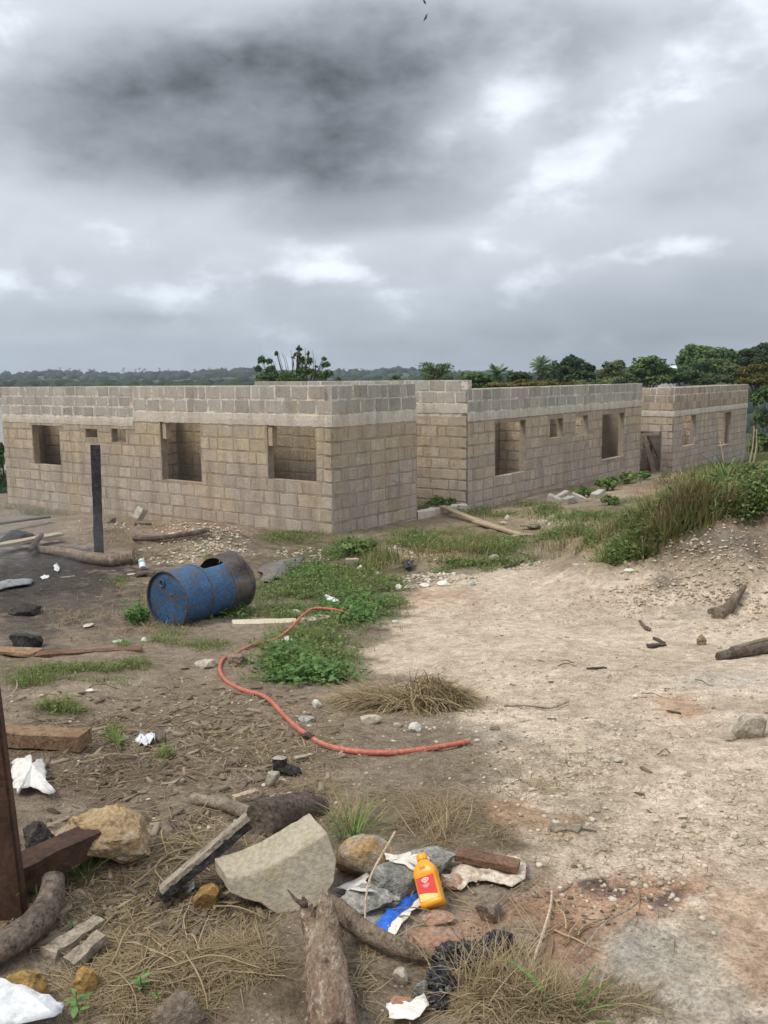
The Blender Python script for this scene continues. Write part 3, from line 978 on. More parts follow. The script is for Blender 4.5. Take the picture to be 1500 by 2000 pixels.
wi = make_wall(house1, 'partition_wall', A1 + DA * (TH + .01) + DB * 1.0, DA, LA - 2 * TH - .02, ZA - 0.03)
far_courses(wi, 0, LA - 2 * TH - .02, ZA, [], 30)
for q, s_ in enumerate((2.4, 5.2, 7.6)):
    wp = make_wall(house1, 'partition_wall', A1 + DA * s_ + DB * (TH + 0.004), DB, 1.0 - TH - 0.010, ZA - 0.03)
    far_courses(wp, 0, .82, ZA, [], 33 + q)
    far_courses(wp, 0, .82, ZA, [], 36 + q, flip=True)

# ---- second house: recessed end wall and the long side behind it
C2 = on_plane_z(913, 1003, -0.14)
ZD, ZE = HC - 0.08, HC - 0.275
house2 = empty('unfinished_house', C2)
tag(house2, 'grey-topped roofless block house in the middle of the row behind the leaning planks', 'house', 'unfinished block houses in a row')
LD = 6.2
D0 = C2 - DA * LD
wD = make_wall(house2, 'end_wall', D0, DA, LD - 0.001, ZD)
sv_, _ = wall_hit(D0, DA, 800, 900)
lay_courses(wD, sv_ - 0.1, LD, courses(-0.36, 1.94, 10, 'block_old'), [], 41, True, 0.45)
zl = ZD - 0.72
lay_courses(wD, sv_ - 0.1, LD, courses(zl + 0.22, ZD, 2, 'block_new'), [], 42, True, 0.44)
lay_courses(wD, 0, sv_ - 0.1, courses(ZD - 0.25, ZD, 1, 'block_new'), [], 43, True, 0.44)
lintel(wD, sv_ - 0.1, LD, zl, zl + 0.215, 44)
sE, _ = wall_hit(C2, DB, 1251, 860)
opsE = [opening(C2, DB, 967, 1026, 823, 927), opening(C2, DB, 1074, 1099, 818, 855), opening(C2, DB, 1124, 1148, 812, 850), opening(C2, DB, 1176, 1218, 808, 895)]
wE = make_wall(house2, 'long_wall', C2, DB, sE, ZE, opsE)
zl = ZE - 0.70
lay_courses(wE, 0, sE, courses(-0.70, zl - 0.01, 10, 'block_old'), opsE, 51, True, 0.45)
lay_courses(wE, 0, sE, courses(zl + 0.2, ZE, 2, 'block_new'), [], 52, True, 0.42)
lintel(wE, 0.002, sE, zl, zl + 0.19, 53)
wr = make_wall(house2, 'rear_wall', C2 - DA * 1.15 + DB * (TH + 0.01), DB, sE - TH * 2 - 0.02, ZE - 0.02)
far_courses(wr, 0, sE - 0.4, ZE, [], 55)
wr2 = make_wall(house2, 'far_wall', C2 - DA * (TH + 0.004) + DB * sE, -DA, 1.05, ZE - 0.02)
for q, s_ in enumerate((3.4, 6.2)):
    wp = make_wall(house2, 'partition_wall', C2 - DA * 1.13 + DB * s_, DA, 1.13 - TH - 0.006, ZE - 0.03)
    far_courses(wp, 0, 1.13 - TH, ZE, [], 57 + q)
# low footing that bridges the porch
CBp = CB + DB * 0.004
d_ = (C2 - CBp); Lf = math.hypot(d_.x, d_.y); d_ = Vector((d_.x, d_.y, 0)).normalized()
V, Fc = [], []
nf = 16
for i in range(nf + 1):
    s_ = (Lf - 0.01) * i / nf
    zt_ = 0.10 - 0.04 * s_ / Lf + random.uniform(-.02, .02)
    for (yy, z_) in ((-0.01, -0.9), (-0.01, zt_ - .015), (0.01, zt_), (TH, zt_ + random.uniform(-.01, .01)), (TH + .01, -0.9)):
        V.append((s_, yy + random.uniform(-.006, .006), z_))
for i in range(nf):
    for k in range(4):
        Fc.append((i * 5 + k, i * 5 + k + 5, i * 5 + k + 6, i * 5 + k + 1)[::-1])
ft = obj('footing', V, Fc, 'lintel_concrete', house2)
ft.location = (CBp - house2.location).to_3d(); ft.location.z = -house2.location.z
ft.rotation_euler = (0, 0, math.atan2(d_.y, d_.x))

# ---- third house: smaller tan blocks, doorway in its end wall
C3 = on_plane_z(1312, 933, -0.42)
ZF = HC - 0.43
house3 = empty('unfinished_house', C3)
tag(house3, 'farthest block house of the row with rows of tan blocks and a boarded doorway', 'house', 'unfinished block houses in a row')
LG = 3.0
G0 = C3 - DA * LG
oG = opening(G0, DA, 1246, 1290, 843, 940)
oG = (oG[0], oG[1], -0.95, oG[3])
wG = make_wall(house3, 'end_wall', G0, DA, LG - 0.001, ZF, [oG])
sg, _ = wall_hit(G0, DA, 1242, 860)
lowF = courses(-0.75, ZF - 0.92, 10, 'block_old')
topF = courses(ZF - 0.70, ZF, 3, 'block_tan')
lay_courses(wG, sg, LG, lowF, [oG], 61, True, 0.42)
lay_courses(wG, sg, LG, topF, [], 62, True, 0.40)
lintel(wG, sg, LG, ZF - 0.90, ZF - 0.71, 63)
sF, _ = wall_hit(C3, DB, 1458, 830)
opsF = [opening(C3, DB, 1333, 1358, 812, 870), opening(C3, DB, 1403, 1427, 806, 869)]
wF = make_wall(house3, 'long_wall', C3, DB, sF, ZF, opsF)
lay_courses(wF, 0, sF, lowF, opsF, 71, True, 0.42)
lay_courses(wF, 0, sF, topF, [], 72, True, 0.38)
lintel(wF, 0.002, sF, ZF - 0.90, ZF - 0.71, 73)
wr = make_wall(house3, 'rear_wall', C3 - DA * 1.1 + DB * (TH + .01), DB, sF - 0.4, ZF - 0.02)
far_courses(wr, 0, sF - 0.4, ZF, [], 75)
wr2 = make_wall(house3, 'far_wall', C3 - DA * (TH + .004) + DB * sF, -DA, 1.0, ZF - 0.02)
for q, s_ in enumerate((2.6, 6.0)):
    wp = make_wall(house3, 'partition_wall', C3 - DA * 1.08 + DB * s_, DA, 1.08 - TH - .006, ZF - 0.03)
    far_courses(wp, 0, .9, ZF, [], 77 + q)


def beam(name, p0, p1, w, t, mat, parent=None, side=None, n=8, seed=0, rag=0.12, bend=0.0):
    """sawn timber between two points, a little worn and bent; side = direction of its width"""
    rr = random.Random(seed)
    p0, p1 = Vector(p0), Vector(p1)
    ax = (p1 - p0).normalized()
    sd = Vector(side) if side is not None else ax.cross(Vector((0, 0, 1)))
    sd = (sd - ax * sd.dot(ax)).normalized()
    nn = sd.cross(ax).normalized()
    if nn.z < 0: nn = -nn
    V, Fc = [], []
    for i in range(n + 1):
        f_ = i / n
        c_ = p0.lerp(p1, f_) + nn * bend * math.sin(math.pi * f_)
        ww = w * (1 + rr.uniform(-rag, rag)) / 2; tt = t / 2
        e = (rr.uniform(-1, 1) * w * rag if i in (0, n) else 0)
        for (a_, b_) in ((-1, -1), (1, -1), (1, -.2), (1, 1), (0.1, 1.04), (-1, 1)):
            V.append(c_ + sd * a_ * ww * (1 + rr.uniform(-rag, rag) * .3) + nn * b_ * tt * (1 + rr.uniform(-.12, .12)) + ax * (e + rr.uniform(-1, 1) * rag * w * .4 * (i in (0, n))))
    k = 6
    for i in range(n):
        for j in range(k):
            a_, b_ = i * k + j, i * k + (j + 1) % k
            Fc.append((a_, b_, b_ + k, a_ + k))
    Fc.append(tuple(range(k - 1, -1, -1))); Fc.append(tuple(range(n * k, n * k + k)))
    ctr = p0.lerp(p1, 0.5)
    if parent is not None:
        return obj(name, V, Fc, mat, parent)
    return obj(name, V, Fc, mat, None, (ctr.x, ctr.y, min(v_.z for v_ in V)))


def wpt(org, d, u, v, out=0.0):
    s_, z_ = wall_hit(org, d, u, v)
    nrm = Vector((d.y, -d.x, 0))
    return org.xy.to_3d() + d * s_ + Vector((0, 0, z_)) + nrm * out


bx0 = wpt(G0, DA, 1258, 925, 0.06); bx1 = wpt(G0, DA, 1264, 846, 0.06)
tag(beam('plank', wpt(G0, DA, 1246, 925, 0.07), wpt(G0, DA, 1258, 850, 0.07), 0.10, 0.03, 'wood_grey', side=DA, seed=3), 'grey plank leaning steeply in the doorway beside the middle house', 'plank')
tag(beam('plank', wpt(G0, DA, 1284, 934, 0.12), wpt(G0, DA, 1260, 846, 0.12), 0.13, 0.03, 'wood_grey', side=DA, seed=4), 'grey brace slanting across the boarded doorway', 'plank')
tag(beam('plank', wpt(G0, DA, 1286, 893, 0.05), wpt(G0, DA, 1266, 852, 0.05), 0.05, 0.03, 'wood_dark', side=DA, seed=5), 'thin dark strip slanting in the doorway behind the longer brace', 'plank')
tag(beam('plank', wpt(G0, DA, 1245, 850, 0.03), wpt(G0, DA, 1288, 846, 0.03), 0.09, 0.03, 'wood_grey', side=(0, 0, 1), seed=6), 'short board nailed level across the top of the doorway', 'plank')
tag(beam('plank', wpt(G0, DA, 1268, 925, -0.05), wpt(G0, DA, 1268, 868, -0.05), 0.16, 0.03, 'wood_brown', side=DA, seed=8), 'reddish brown board standing upright inside the doorway', 'plank')


# ------------------------------------------------------------------ plants: ribbons and leaves from arrays
def ribbons(P, head, length, width, elev, curl, segs=3, twist=0.6):
    """grass blades or straws: n strips of `segs` quads. P (n,3)"""
    n = len(P)
    side = np.stack([-np.sin(head), np.cos(head), rng.normal(0, twist * 0.5, n)], 1)
    side /= np.linalg.norm(side, axis=1)[:, None]
    V = np.empty((n, segs + 1, 2, 3), np.float32)
    p = P.astype(float).copy(); e = elev.copy()
    hh = head.copy()
    for i in range(segs + 1):
        w = width * (1.0 - 0.85 * (i / segs) ** 1.5) * 0.5
        V[:, i, 0] = p - side * w[:, None]; V[:, i, 1] = p + side * w[:, None]
        st = length / segs
        p = p + np.stack([np.cos(e) * np.cos(hh), np.cos(e) * np.sin(hh), np.sin(e)], 1) * st[:, None]
        e = e + curl
        hh = hh + rng.normal(0, 0.12, n)
    base = (np.arange(n) * (segs + 1) * 2)[:, None]
    Q = np.concatenate([base + np.array([[2 * i, 2 * i + 1, 2 * i + 3, 2 * i + 2]]) for i in range(segs)], 0)
    return V.reshape(-1, 3), Q, (segs + 1) * 2


def scatter(ells, n, frame=True):
    """n ground points spread over ellipses given where they lie in the photograph: (u, v, ru, rv[, weight])"""
    w = np.array([e[2] * e[3] * (e[4] if len(e) > 4 else 1.0) for e in ells], float)
    idx = rng.choice(len(ells), n, p=w / w.sum())
    E = np.array([e[:4] for e in ells], float)[idx]
    a = rng.uniform(0, 2 * math.pi, n); r = np.sqrt(rng.uniform(0, 1, n)) * (1 + rng.normal(0, 0.26, n))
    x, y, z = ground_np(E[:, 0] + E[:, 2] * r * np.cos(a), E[:, 1] + E[:, 3] * r * np.sin(a))
    return x, y, z


def clumped(x, y, z, sc, thr, seed):
    k = fbm(x, y, sc, 3, seed) + rng.normal(0, 0.05, len(x)) > thr
    return x[k], y[k], z[k]


def blades(name, ells, n, mat, l0, l1, w, kind_label, elev=(0.9, 1.5), curl=(-0.35, -0.02), clump=None, sink=0.005, segs=3, tone=None):
    x, y, z = scatter(ells, n)
    if clump:
        x, y, z = clumped(x, y, z, *clump)
    n = len(x)
    ln = rng.uniform(l0, l1, n) * (0.55 + 0.9 * fbm(x, y, 2.5, 2, 77))
    V, Q, k = ribbons(np.stack([x, y, z - sink], 1), rng.uniform(0, 2 * math.pi, n), ln, rng.uniform(0.6, 1.3, n) * w, rng.uniform(*elev, n), rng.uniform(*curl, n), segs)
    t = np.clip(rng.uniform(0, 1, n) * 0.6 + 0.7 * (fbm(x, y, 3, 3, 88) - 0.2), 0, 1) if tone is None else np.clip(rng.uniform(*tone, n), 0, 1)
    t = np.repeat(t, k)
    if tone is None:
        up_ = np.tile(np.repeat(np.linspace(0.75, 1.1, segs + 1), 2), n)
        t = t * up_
    o = np_obj(name, V, Q, mat, tone=t)
    return tag(o, kind_label, 'grass', kind='stuff')


def leaf_quads(P, head, elev, length, width):
    n = len(P)
    d = np.stack([np.cos(elev) * np.cos(head), np.cos(elev) * np.sin(head), np.sin(elev)], 1)
    s = np.stack([-np.sin(head), np.cos(head), rng.normal(0, .35, n)], 1)
    s /= np.linalg.norm(s, axis=1)[:, None]
    drop = np.zeros((n, 3)); drop[:, 2] = -0.18 * length
    V = np.stack([P, P + d * (length * .5)[:, None] - s * (width * .5)[:, None] + drop * .1, P + d * length[:, None] + drop, P + d * (length * .5)[:, None] + s * (width * .5)[:, None] + drop * .1], 1)
    Q = np.arange(n * 4).reshape(n, 4)
    return V.reshape(-1, 3), Q


def weeds(name, ells, n, per, mat, h, spread, lf, label, clump=None):
    """low broad-leaved weeds: n plants with `per` leaves each"""
    x, y, z = scatter(ells, n)
    if clump:
        x, y, z = clumped(x, y, z, *clump)
    n = len(x)
    hh = rng.uniform(0.35, 1, n) * h * (0.5 + fbm(x, y, 1.8, 2, 99))
    X = np.repeat(x, per); Y = np.repeat(y, per); Z = np.repeat(z, per); H = np.repeat(hh, per)
    k = len(X)
    f_ = rng.uniform(0.05, 1, k)
    aa = rng.uniform(0, 2 * math.pi, k)
    rr_ = spread * rng.uniform(0, 1, k)
    P = np.stack([X + np.cos(aa) * rr_, Y + np.sin(aa) * rr_, Z + f_ * H], 1)
    L_ = lf * rng.uniform(0.5, 1.25, k)
    V, Q = leaf_quads(P, aa + rng.normal(0, .5, k), rng.uniform(-0.3, 0.9, k), L_, L_ * rng.uniform(.38, .62, k))
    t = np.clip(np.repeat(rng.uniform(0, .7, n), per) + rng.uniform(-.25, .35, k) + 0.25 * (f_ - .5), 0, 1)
    o = np_obj(name, V, Q, mat, tone=np.repeat(t, 4))
    return tag(o, label, 'weeds', kind='stuff')


GREEN_MID = [(560, 1050, 78, 14), (690, 1070, 60, 26), (645, 1112, 100, 34), (620, 1180, 135, 55, 1.0), (600, 1275, 85, 38), (750, 1160, 50, 34),
             (850, 1052, 90, 18), (960, 1066, 72, 20), (905, 1112, 60, 10), (1000, 1092, 60, 10, .5), (760, 1092, 60, 14, .5)]
GREEN_BACK = [(830, 985, 18, 14), (880, 993, 26, 9), (955, 1002, 48, 9), (1060, 990, 60, 8), (1150, 962, 40, 10), (1195, 945, 30, 10), (1240, 936, 20, 9), (1130, 1006, 90, 16), (1200, 985, 30, 10), (1100, 1040, 40, 10, .5), (1280, 975, 60, 8, .6), (860, 1062, 110, 16), (1010, 1072, 80, 14), (1110, 1050, 60, 16), (930, 1098, 70, 10)]
BANK = [(1225, 1078, 50, 22), (1280, 1040, 55, 28), (1340, 1000, 60, 30), (1400, 962, 70, 32), (1465, 945, 50, 34), (1400, 922, 60, 16), (1495, 905, 40, 40), (1185, 1095, 30, 9, .6), (1450, 985, 60, 16)]
LEFT_GREEN = [(45, 1000, 60, 12, 2.5), (100, 1004, 40, 6, 1.5), (240, 1142, 26, 9), (140, 1318, 115, 17), (265, 1303, 34, 8), (60, 1340, 40, 10, .6), (120, 1386, 44, 7), (268, 1208, 26, 14), (225, 1442, 12, 20, .7), (322, 1480, 9, 9), (340, 1250, 60, 16, .6), (410, 1258, 36, 16, .7), (410, 1092, 16, 8), (240, 1262, 14, 6)]

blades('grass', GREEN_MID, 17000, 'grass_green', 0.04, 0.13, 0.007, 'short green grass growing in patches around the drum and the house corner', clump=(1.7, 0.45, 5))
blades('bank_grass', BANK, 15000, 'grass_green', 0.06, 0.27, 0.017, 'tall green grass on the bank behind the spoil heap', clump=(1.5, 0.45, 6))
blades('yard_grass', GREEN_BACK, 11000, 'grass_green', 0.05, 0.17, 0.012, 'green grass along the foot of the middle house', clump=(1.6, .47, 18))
weeds('yard_weeds', GREEN_BACK, 2400, 6, 'weed_green', 0.14, 0.07, 0.06, 'low weeds in patches before the middle house', clump=(1.6, .48, 18))
blades('left_grass', LEFT_GREEN, 7000, 'grass_green', 0.03, 0.11, 0.005, 'thin green grass on the dark scorched soil', clump=(2.5, 0.40, 8))
blades('dry_bank_grass', [(1320, 945, 60, 14), (1350, 925, 50, 10), (1270, 1030, 60, 20, .5), (1180, 1040, 80, 20, .5), (1440, 950, 70, 30, .5), (880, 1070, 120, 22, .5), (740, 1100, 40, 20, .7), (1090, 1070, 60, 16, .5)], 4200, 'grass_olive', 0.08, 0.24, 0.011, 'half dry yellowing grass at the edge of the green bank', clump=(1.6, .46, 19))
weeds('weeds', GREEN_MID, 4200, 7, 'weed_green', 0.085, 0.075, 0.045, 'low leafy weeds growing among the grass by the drum', clump=(1.7, 0.45, 5))
weeds('bright_weeds', [(690, 1190, 70, 24), (560, 1300, 60, 26, .6), (640, 1320, 60, 10), (270, 1210, 22, 14), (330, 1212, 14, 10), (440, 1205, 50, 10), (700, 1215, 40, 12), (680, 1075, 30, 16), (600, 1120, 40, 20)], 900, 7, 'weed_bright', 0.16, 0.05, 0.060, 'brighter broad leaved weeds near the hose and the drum')
weeds('bank_weeds', BANK, 4000, 6, 'weed_green', 0.18, 0.12, 0.070, 'dense leafy weeds on the bank behind the spoil heap', clump=(1.3, 0.48, 9))
blades('bank_straw', BANK, 4200, 'grass_dry', 0.12, 0.42, 0.014, 'dry stalks among the green grass of the bank', clump=(1.1, 0.48, 23), tone=(0, .7))
weeds('left_weeds', LEFT_GREEN, 1100, 6, 'weed_green', 0.06, 0.04, 0.032, 'scattered small weeds on the dark scorched soil', clump=(2.5, 0.42, 8))

STRAW = [(810, 1605, 170, 50, 1.0), (880, 1625, 90, 40, 1.0), (600, 1540, 90, 30, .6), (690, 1380, 60, 16, .8), (390, 1850, 170, 60, .9), (300, 1930, 170, 60, .8), (520, 1880, 90, 60, .7), (760, 1925, 70, 60, 1.0), (950, 1950, 90, 50, 1.0), (1100, 1965, 150, 34, .9), (1260, 1985, 110, 18, .5),
         (900, 1480, 60, 20, .4), (1060, 1530, 60, 20, .3), (560, 1430, 100, 40, .25), (420, 1640, 90, 40, .35)]
blades('straw', STRAW, 21000, 'grass_dry', 0.03, 0.13, 0.0026, 'dry straw lying in mats over the ground near the rocks', elev=(-0.12, 0.30), curl=(-0.22, 0.05), clump=(3.5, 0.44, 12), sink=-0.004)
blades('dry_tuft_grass', [(860, 1625, 50, 26, .5), (955, 1930, 70, 44), (1040, 1965, 60, 26), (1100, 1975, 70, 20, .7), (690, 1610, 40, 16), (480, 1310, 30, 12, .5), (510, 1490, 20, 10, .6)], 1500, 'grass_dry', 0.06, 0.19, 0.0036, 'upright tufts of dry yellow grass', elev=(0.2, 1.35), curl=(-0.42, 0.02), tone=(.25, 1.0))
blades('far_straw', [(215, 1045, 60, 26), (270, 1085, 60, 18, .6), (330, 1165, 110, 30, .5), (210, 1225, 110, 26, .5), (480, 1200, 30, 12, .7), (350, 1215, 60, 20, .6), (720, 1110, 50, 18, .6), (230, 1030, 80, 14, .7), (150, 1200, 60, 20, .3)], 11000, 'grass_dry', 0.05, 0.15, 0.0065, 'brown dead grass around the post and the drum', elev=(0.0, 0.8), curl=(-0.25, 0.0), clump=(2.0, 0.40, 13), tone=(0, .62))
blades('litter', [(300, 1450, 330, 120, 1), (560, 1440, 200, 90, .7), (250, 1760, 240, 100, 1), (1000, 1520, 170, 60, .5), (480, 1360, 140, 40, .8), (1250, 1600, 240, 200, .10), (1200, 1350, 260, 110, .06)], 9000, 'grass_dry', 0.02, 0.09, 0.0032, 'bits of straw and bark littering the brown soil', elev=(-0.05, 0.16), curl=(-0.1, 0.05), sink=-0.006, tone=(-.25, .75))


# heap of cut straw, longer and combed one way
def straw_heap():
    n = 3800
    c0 = G(800, 1372); k = ppm(c0)
    a = rng.uniform(0, 2 * math.pi, n); r = np.sqrt(rng.uniform(0, 1, n))
    lx, ly = r * np.cos(a), r * np.sin(a)
    X = c0.x + lx * 118 * k; Y = c0.y + ly * 0.26 + 0.12
    tall = np.exp(-((lx - 0.42) / 0.55) ** 2)
    Z = hz(X, Y) + rng.uniform(0, 1, n) * (0.02 + 0.17 * tall * (1 - r ** 2))
    hd = np.where(lx > 0.0, rng.normal(-1.15, 0.45, n), rng.normal(-2.7, 0.6, n))
    V, Q, kk = ribbons(np.stack([X, Y, Z], 1), hd, rng.uniform(0.10, 0.30, n), rng.uniform(.6, 1.4, n) * 0.0068, rng.uniform(-0.7, 0.75, n), rng.uniform(-0.40, 0.05, n), 4)
    zt_ = hz(V[:, 0], V[:, 1]) + 0.002
    V[:, 2] = np.maximum(V[:, 2], zt_)
    o = np_obj('straw_heap', V, Q, 'grass_dry', tone=np.repeat(np.clip(rng.uniform(.1, 1.25, n), 0, 1), kk))
    tag(o, 'heap of dry brown straw beside the end of the red hose', 'straw heap', kind='stuff')


straw_heap()


# ------------------------------------------------------------------ pebbles, chips and twigs nobody would count
def lumps(name, ells, n, s0, s1, mat, label, flat=0.62, power=3.6, clump=None, cat='stones', embed=0.35):
    x, y, z = scatter(ells, n)
    if clump:
        x, y, z = clumped(x, y, z, *clump)
    n = len(x)
    base = np.array([tuple(v_) for v_ in ico(1)[0]]); fc = np.array(ico(1)[1])
    s = s0 + (s1 - s0) * rng.uniform(0, 1, n) ** power
    ang_ = rng.uniform(0, 2 * math.pi, n)
    d = base[None] * (1 + rng.normal(0, 0.26, (n, len(base), 1)))
    d[..., 0] *= rng.uniform(.7, 1.35, (n, 1)); d[..., 2] *= flat * rng.uniform(.7, 1.2, (n, 1))
    c_, s_ = np.cos(ang_)[:, None], np.sin(ang_)[:, None]
    X = d[..., 0] * c_ - d[..., 1] * s_; Y = d[..., 0] * s_ + d[..., 1] * c_
    V = np.stack([X * s[:, None] + x[:, None], Y * s[:, None] + y[:, None], d[..., 2] * s[:, None] + (z + s * flat * embed)[:, None]], -1)
    Q = (fc[None] + (np.arange(n) * len(base))[:, None, None]).reshape(-1, 3)
    t = np.repeat(np.clip(rng.beta(2, 2, n), 0, 1), len(base))
    o = np_obj(name, V.reshape(-1, 3), Q, mat, tone=t)
    return tag(o, label, cat, kind='stuff')


tone_mat('pebble_light', (0.36, 0.29, 0.21), (0.68, 0.62, 0.50), 0.95)
lumps('pebbles', [(1150, 1330, 350, 190, 1), (1250, 1600, 260, 200, .55), (1000, 1180, 200, 60, 1.6), (1300, 1185, 170, 46, 2.2), (900, 1380, 120, 60, .6), (1380, 1560, 120, 60, 1.2), (1180, 1500, 120, 50, 1.3), (450, 1500, 300, 200, .3), (200, 1350, 200, 60, .3)],
      11000, 0.002, 0.014, 'pebble_mix', 'pale pebbles strewn over the sandy track', clump=(1.6, 0.40, 14))
lumps('heap_gravel', [(1400, 1090, 110, 70, 1), (1330, 1170, 130, 36, 1.4), (1440, 1200, 70, 40, 1.2), (1230, 1140, 60, 24, 1)], 3000, 0.004, 0.026, 'pebble_mix', 'gravel and clods on the face of the spoil heap', clump=(2.0, 0.38, 15))
lumps('gravel', [(385, 1040, 85, 30, 1), (430, 1075, 60, 22, .8), (330, 1090, 60, 16, .5), (600, 1085, 80, 14, .4), (800, 1080, 60, 14, .5), (1010, 1100, 60, 14, .6), (1090, 1020, 60, 10, .6), (200, 1030, 70, 12, .5), (850, 1130, 80, 12, 1.2)], 2600, 0.008, 0.036, 'pebble_light', 'pale gravel on the little heap before the front wall')
lumps('soil_clods', [(250, 1450, 260, 130, 1), (250, 1760, 240, 110, 1), (130, 1180, 150, 80, .8), (520, 1500, 160, 100, .8), (1010, 1480, 120, 50, .5), (1100, 1760, 180, 70, .8), (870, 1850, 100, 50, 1.0)], 2600, 0.003, 0.011, 'chip_mix', 'small clods of dark soil', clump=(2.0, 0.40, 16), cat='soil')


def chips(name, ells, n, label, l0=0.02, l1=0.10, mat='chip_mix', lift=0.005, tone=(0, 1)):
    x, y, z = scatter(ells, n)
    L_ = l0 + (l1 - l0) * rng.uniform(0, 1, n) ** 2.2
    w = L_ * rng.uniform(.12, .40, n); h = np.clip(L_ * rng.uniform(.05, .14, n), .002, .012)
    a = rng.uniform(0, math.pi, n); tl = rng.normal(0, .12, n)
    u8 = np.array([(-1, -1, -1), (1, -.7, -1), (1, .7, -1), (-1, 1, -1), (-.9, -.8, 1), (.85, -.6, 1), (.9, .5, 1), (-.95, .8, 1)], float) * .5
    d = u8[None] + rng.normal(0, .05, (n, 8, 3))
    lx = d[..., 0] * L_[:, None]; ly = d[..., 1] * w[:, None]; lz = d[..., 2] * h[:, None] + lx * tl[:, None]
    c_, s_ = np.cos(a)[:, None], np.sin(a)[:, None]
    V = np.stack([lx * c_ - ly * s_ + x[:, None], lx * s_ + ly * c_ + y[:, None], lz + (z + lift)[:, None]], -1)
    fq = np.array([(0, 3, 2, 1), (4, 5, 6, 7), (0, 1, 5, 4), (1, 2, 6, 5), (2, 3, 7, 6), (3, 0, 4, 7)])
    Q = (fq[None] + (np.arange(n) * 8)[:, None, None]).reshape(-1, 4)
    o = np_obj(name, V.reshape(-1, 3), Q, mat, tone=np.repeat(np.clip(rng.uniform(*tone, n), 0, 1), 8))
    return tag(o, label, 'wood chips', kind='stuff')


chips('wood_chips', [(260, 1440, 260, 110, 1), (500, 1450, 180, 90, .9), (250, 1620, 250, 60, .6), (480, 1360, 140, 40, .9), (250, 1780, 220, 80, .8), (130, 1120, 150, 60, .6), (560, 1560, 90, 40, .6), (1250, 1500, 240, 200, .02), (1050, 1300, 200, 100, .03)], 1400, 'splinters and bark chips scattered over the brown soil')


def twigs(name, ells, n, l0, l1, r, label, seed, tone=(.3, 1), mat='grass_dry', lift=0.01, arch=0.03):
    """thin round stalks, gently bent, lying on the ground"""
    x, y, z = scatter(ells, n)
    rr = random.Random(seed)
    VV, QQ, TT = [], [], []
    for i in range(n):
        L_ = rr.uniform(l0, l1); a = rr.uniform(0, 2 * math.pi); c_ = rr.uniform(-1.1, 1.1)
        px, py = x[i], y[i]
        m_k = 7
        pts = []
        for k in range(m_k):
            pts.append((px, py)); a += c_ / m_k + rr.gauss(0, .12)
            px += math.cos(a) * L_ / m_k; py += math.sin(a) * L_ / m_k
        ar = np.array(pts); zz_ = hz(ar[:, 0], ar[:, 1]) + lift + arch * rr.random() * np.sin(np.linspace(0, math.pi, m_k)) ** 2
        V, Fc = tube_vf([(p[0], p[1], q) for p, q in zip(pts, zz_)], [r * rr.uniform(.7, 1.3) * (1 - .5 * k / m_k) for k in range(m_k)], 4, 0, False)
        b_ = len(VV); VV += [tuple(v_) for v_ in V]; QQ += [tuple(b_ + j for j in f_) for f_ in Fc]
        TT += [rr.uniform(*tone)] * len(V)
    o = np_obj(name, np.array(VV), np.array(QQ), mat, tone=np.clip(TT, 0, 1), smooth=True)
    return tag(o, label, 'twigs', kind='stuff')


twigs('twigs', [(400, 1650, 80, 50, 1.2), (340, 1600, 60, 26, .6), (300, 1880, 120, 60, .7), (150, 1450, 130, 60, .4), (560, 1460, 140, 60, .3), (400, 1740, 90, 40, .8), (840, 1790, 100, 40, .5), (1090, 1840, 70, 60, .6)], 150, 0.10, 0.36, 0.0030, 'pale dry stalks lying about the rocks and the concrete lump', 3)
twigs('root_bits', [(260, 1440, 240, 100, 1), (130, 1190, 140, 70, .5), (1240, 1400, 240, 160, .08), (1050, 1075, 160, 30, .3)], 90, 0.06, 0.24, 0.0045, 'dark twigs and root ends on the soil', 4, tone=(0, .35))

# ------------------------------------------------------------------ trees, bushes and the wooded ridge
CL = {'n': 0}


def crown_mesh(ell, n, size, flat=0.5, shell=0.55, asp=0.6, seed=0, clumps=14, clump_r=0.42):
    """leaf faces gathered in clumps through the ellipsoids (centre, radii)"""
    r_ = np.random.default_rng(seed)
    vol = np.array([e[1][0] * e[1][2] for e in ell]); pr = vol / vol.sum()
    VV, TT = [], []
    for (c_, rad_), p_ in zip(ell, pr):
        kc = max(int(clumps * p_ * len(ell) * 0.7), 5)
        d = r_.normal(0, 1, (kc, 3)); d /= np.linalg.norm(d, axis=1)[:, None]
        d[:, 2] = np.where(d[:, 2] < -0.35, -d[:, 2] * .5, d[:, 2])
        cc = d * (shell + (1 - shell) * r_.uniform(0, 1, (kc, 1)))
        m_k = max(int(n * p_ / kc), 6)
        for q in range(kc):
            dd = r_.normal(0, 1, (m_k, 3)); dd /= np.linalg.norm(dd, axis=1)[:, None]
            rr_ = r_.uniform(.35, 1, (m_k, 1)) ** .5
            pts = (cc[q] + dd * rr_ * clump_r * r_.uniform(.6, 1.2)) * np.array(rad_) * .86 + np.array(c_)
            nr_ = dd + np.array([0, 0, .6]) + r_.normal(0, .45, (m_k, 3)); nr_ /= np.linalg.norm(nr_, axis=1)[:, None]
            t1 = np.cross(nr_, r_.normal(0, 1, (m_k, 3))); t1 /= np.linalg.norm(t1, axis=1)[:, None]
            t2 = np.cross(nr_, t1)
            s = size * r_.uniform(.55, 1.25, (m_k, 1))
            VV.append(np.stack([pts - t1 * s, pts + t2 * s * asp, pts + t1 * s, pts - t2 * s * asp], 1).reshape(-1, 3))
            TT.append(np.repeat(np.clip(r_.uniform(0, .75) + r_.uniform(-.25, .35, m_k), 0, 1), 4))
    V = np.concatenate(VV); t = np.concatenate(TT)
    return V, np.arange(len(V)).reshape(-1, 4), t


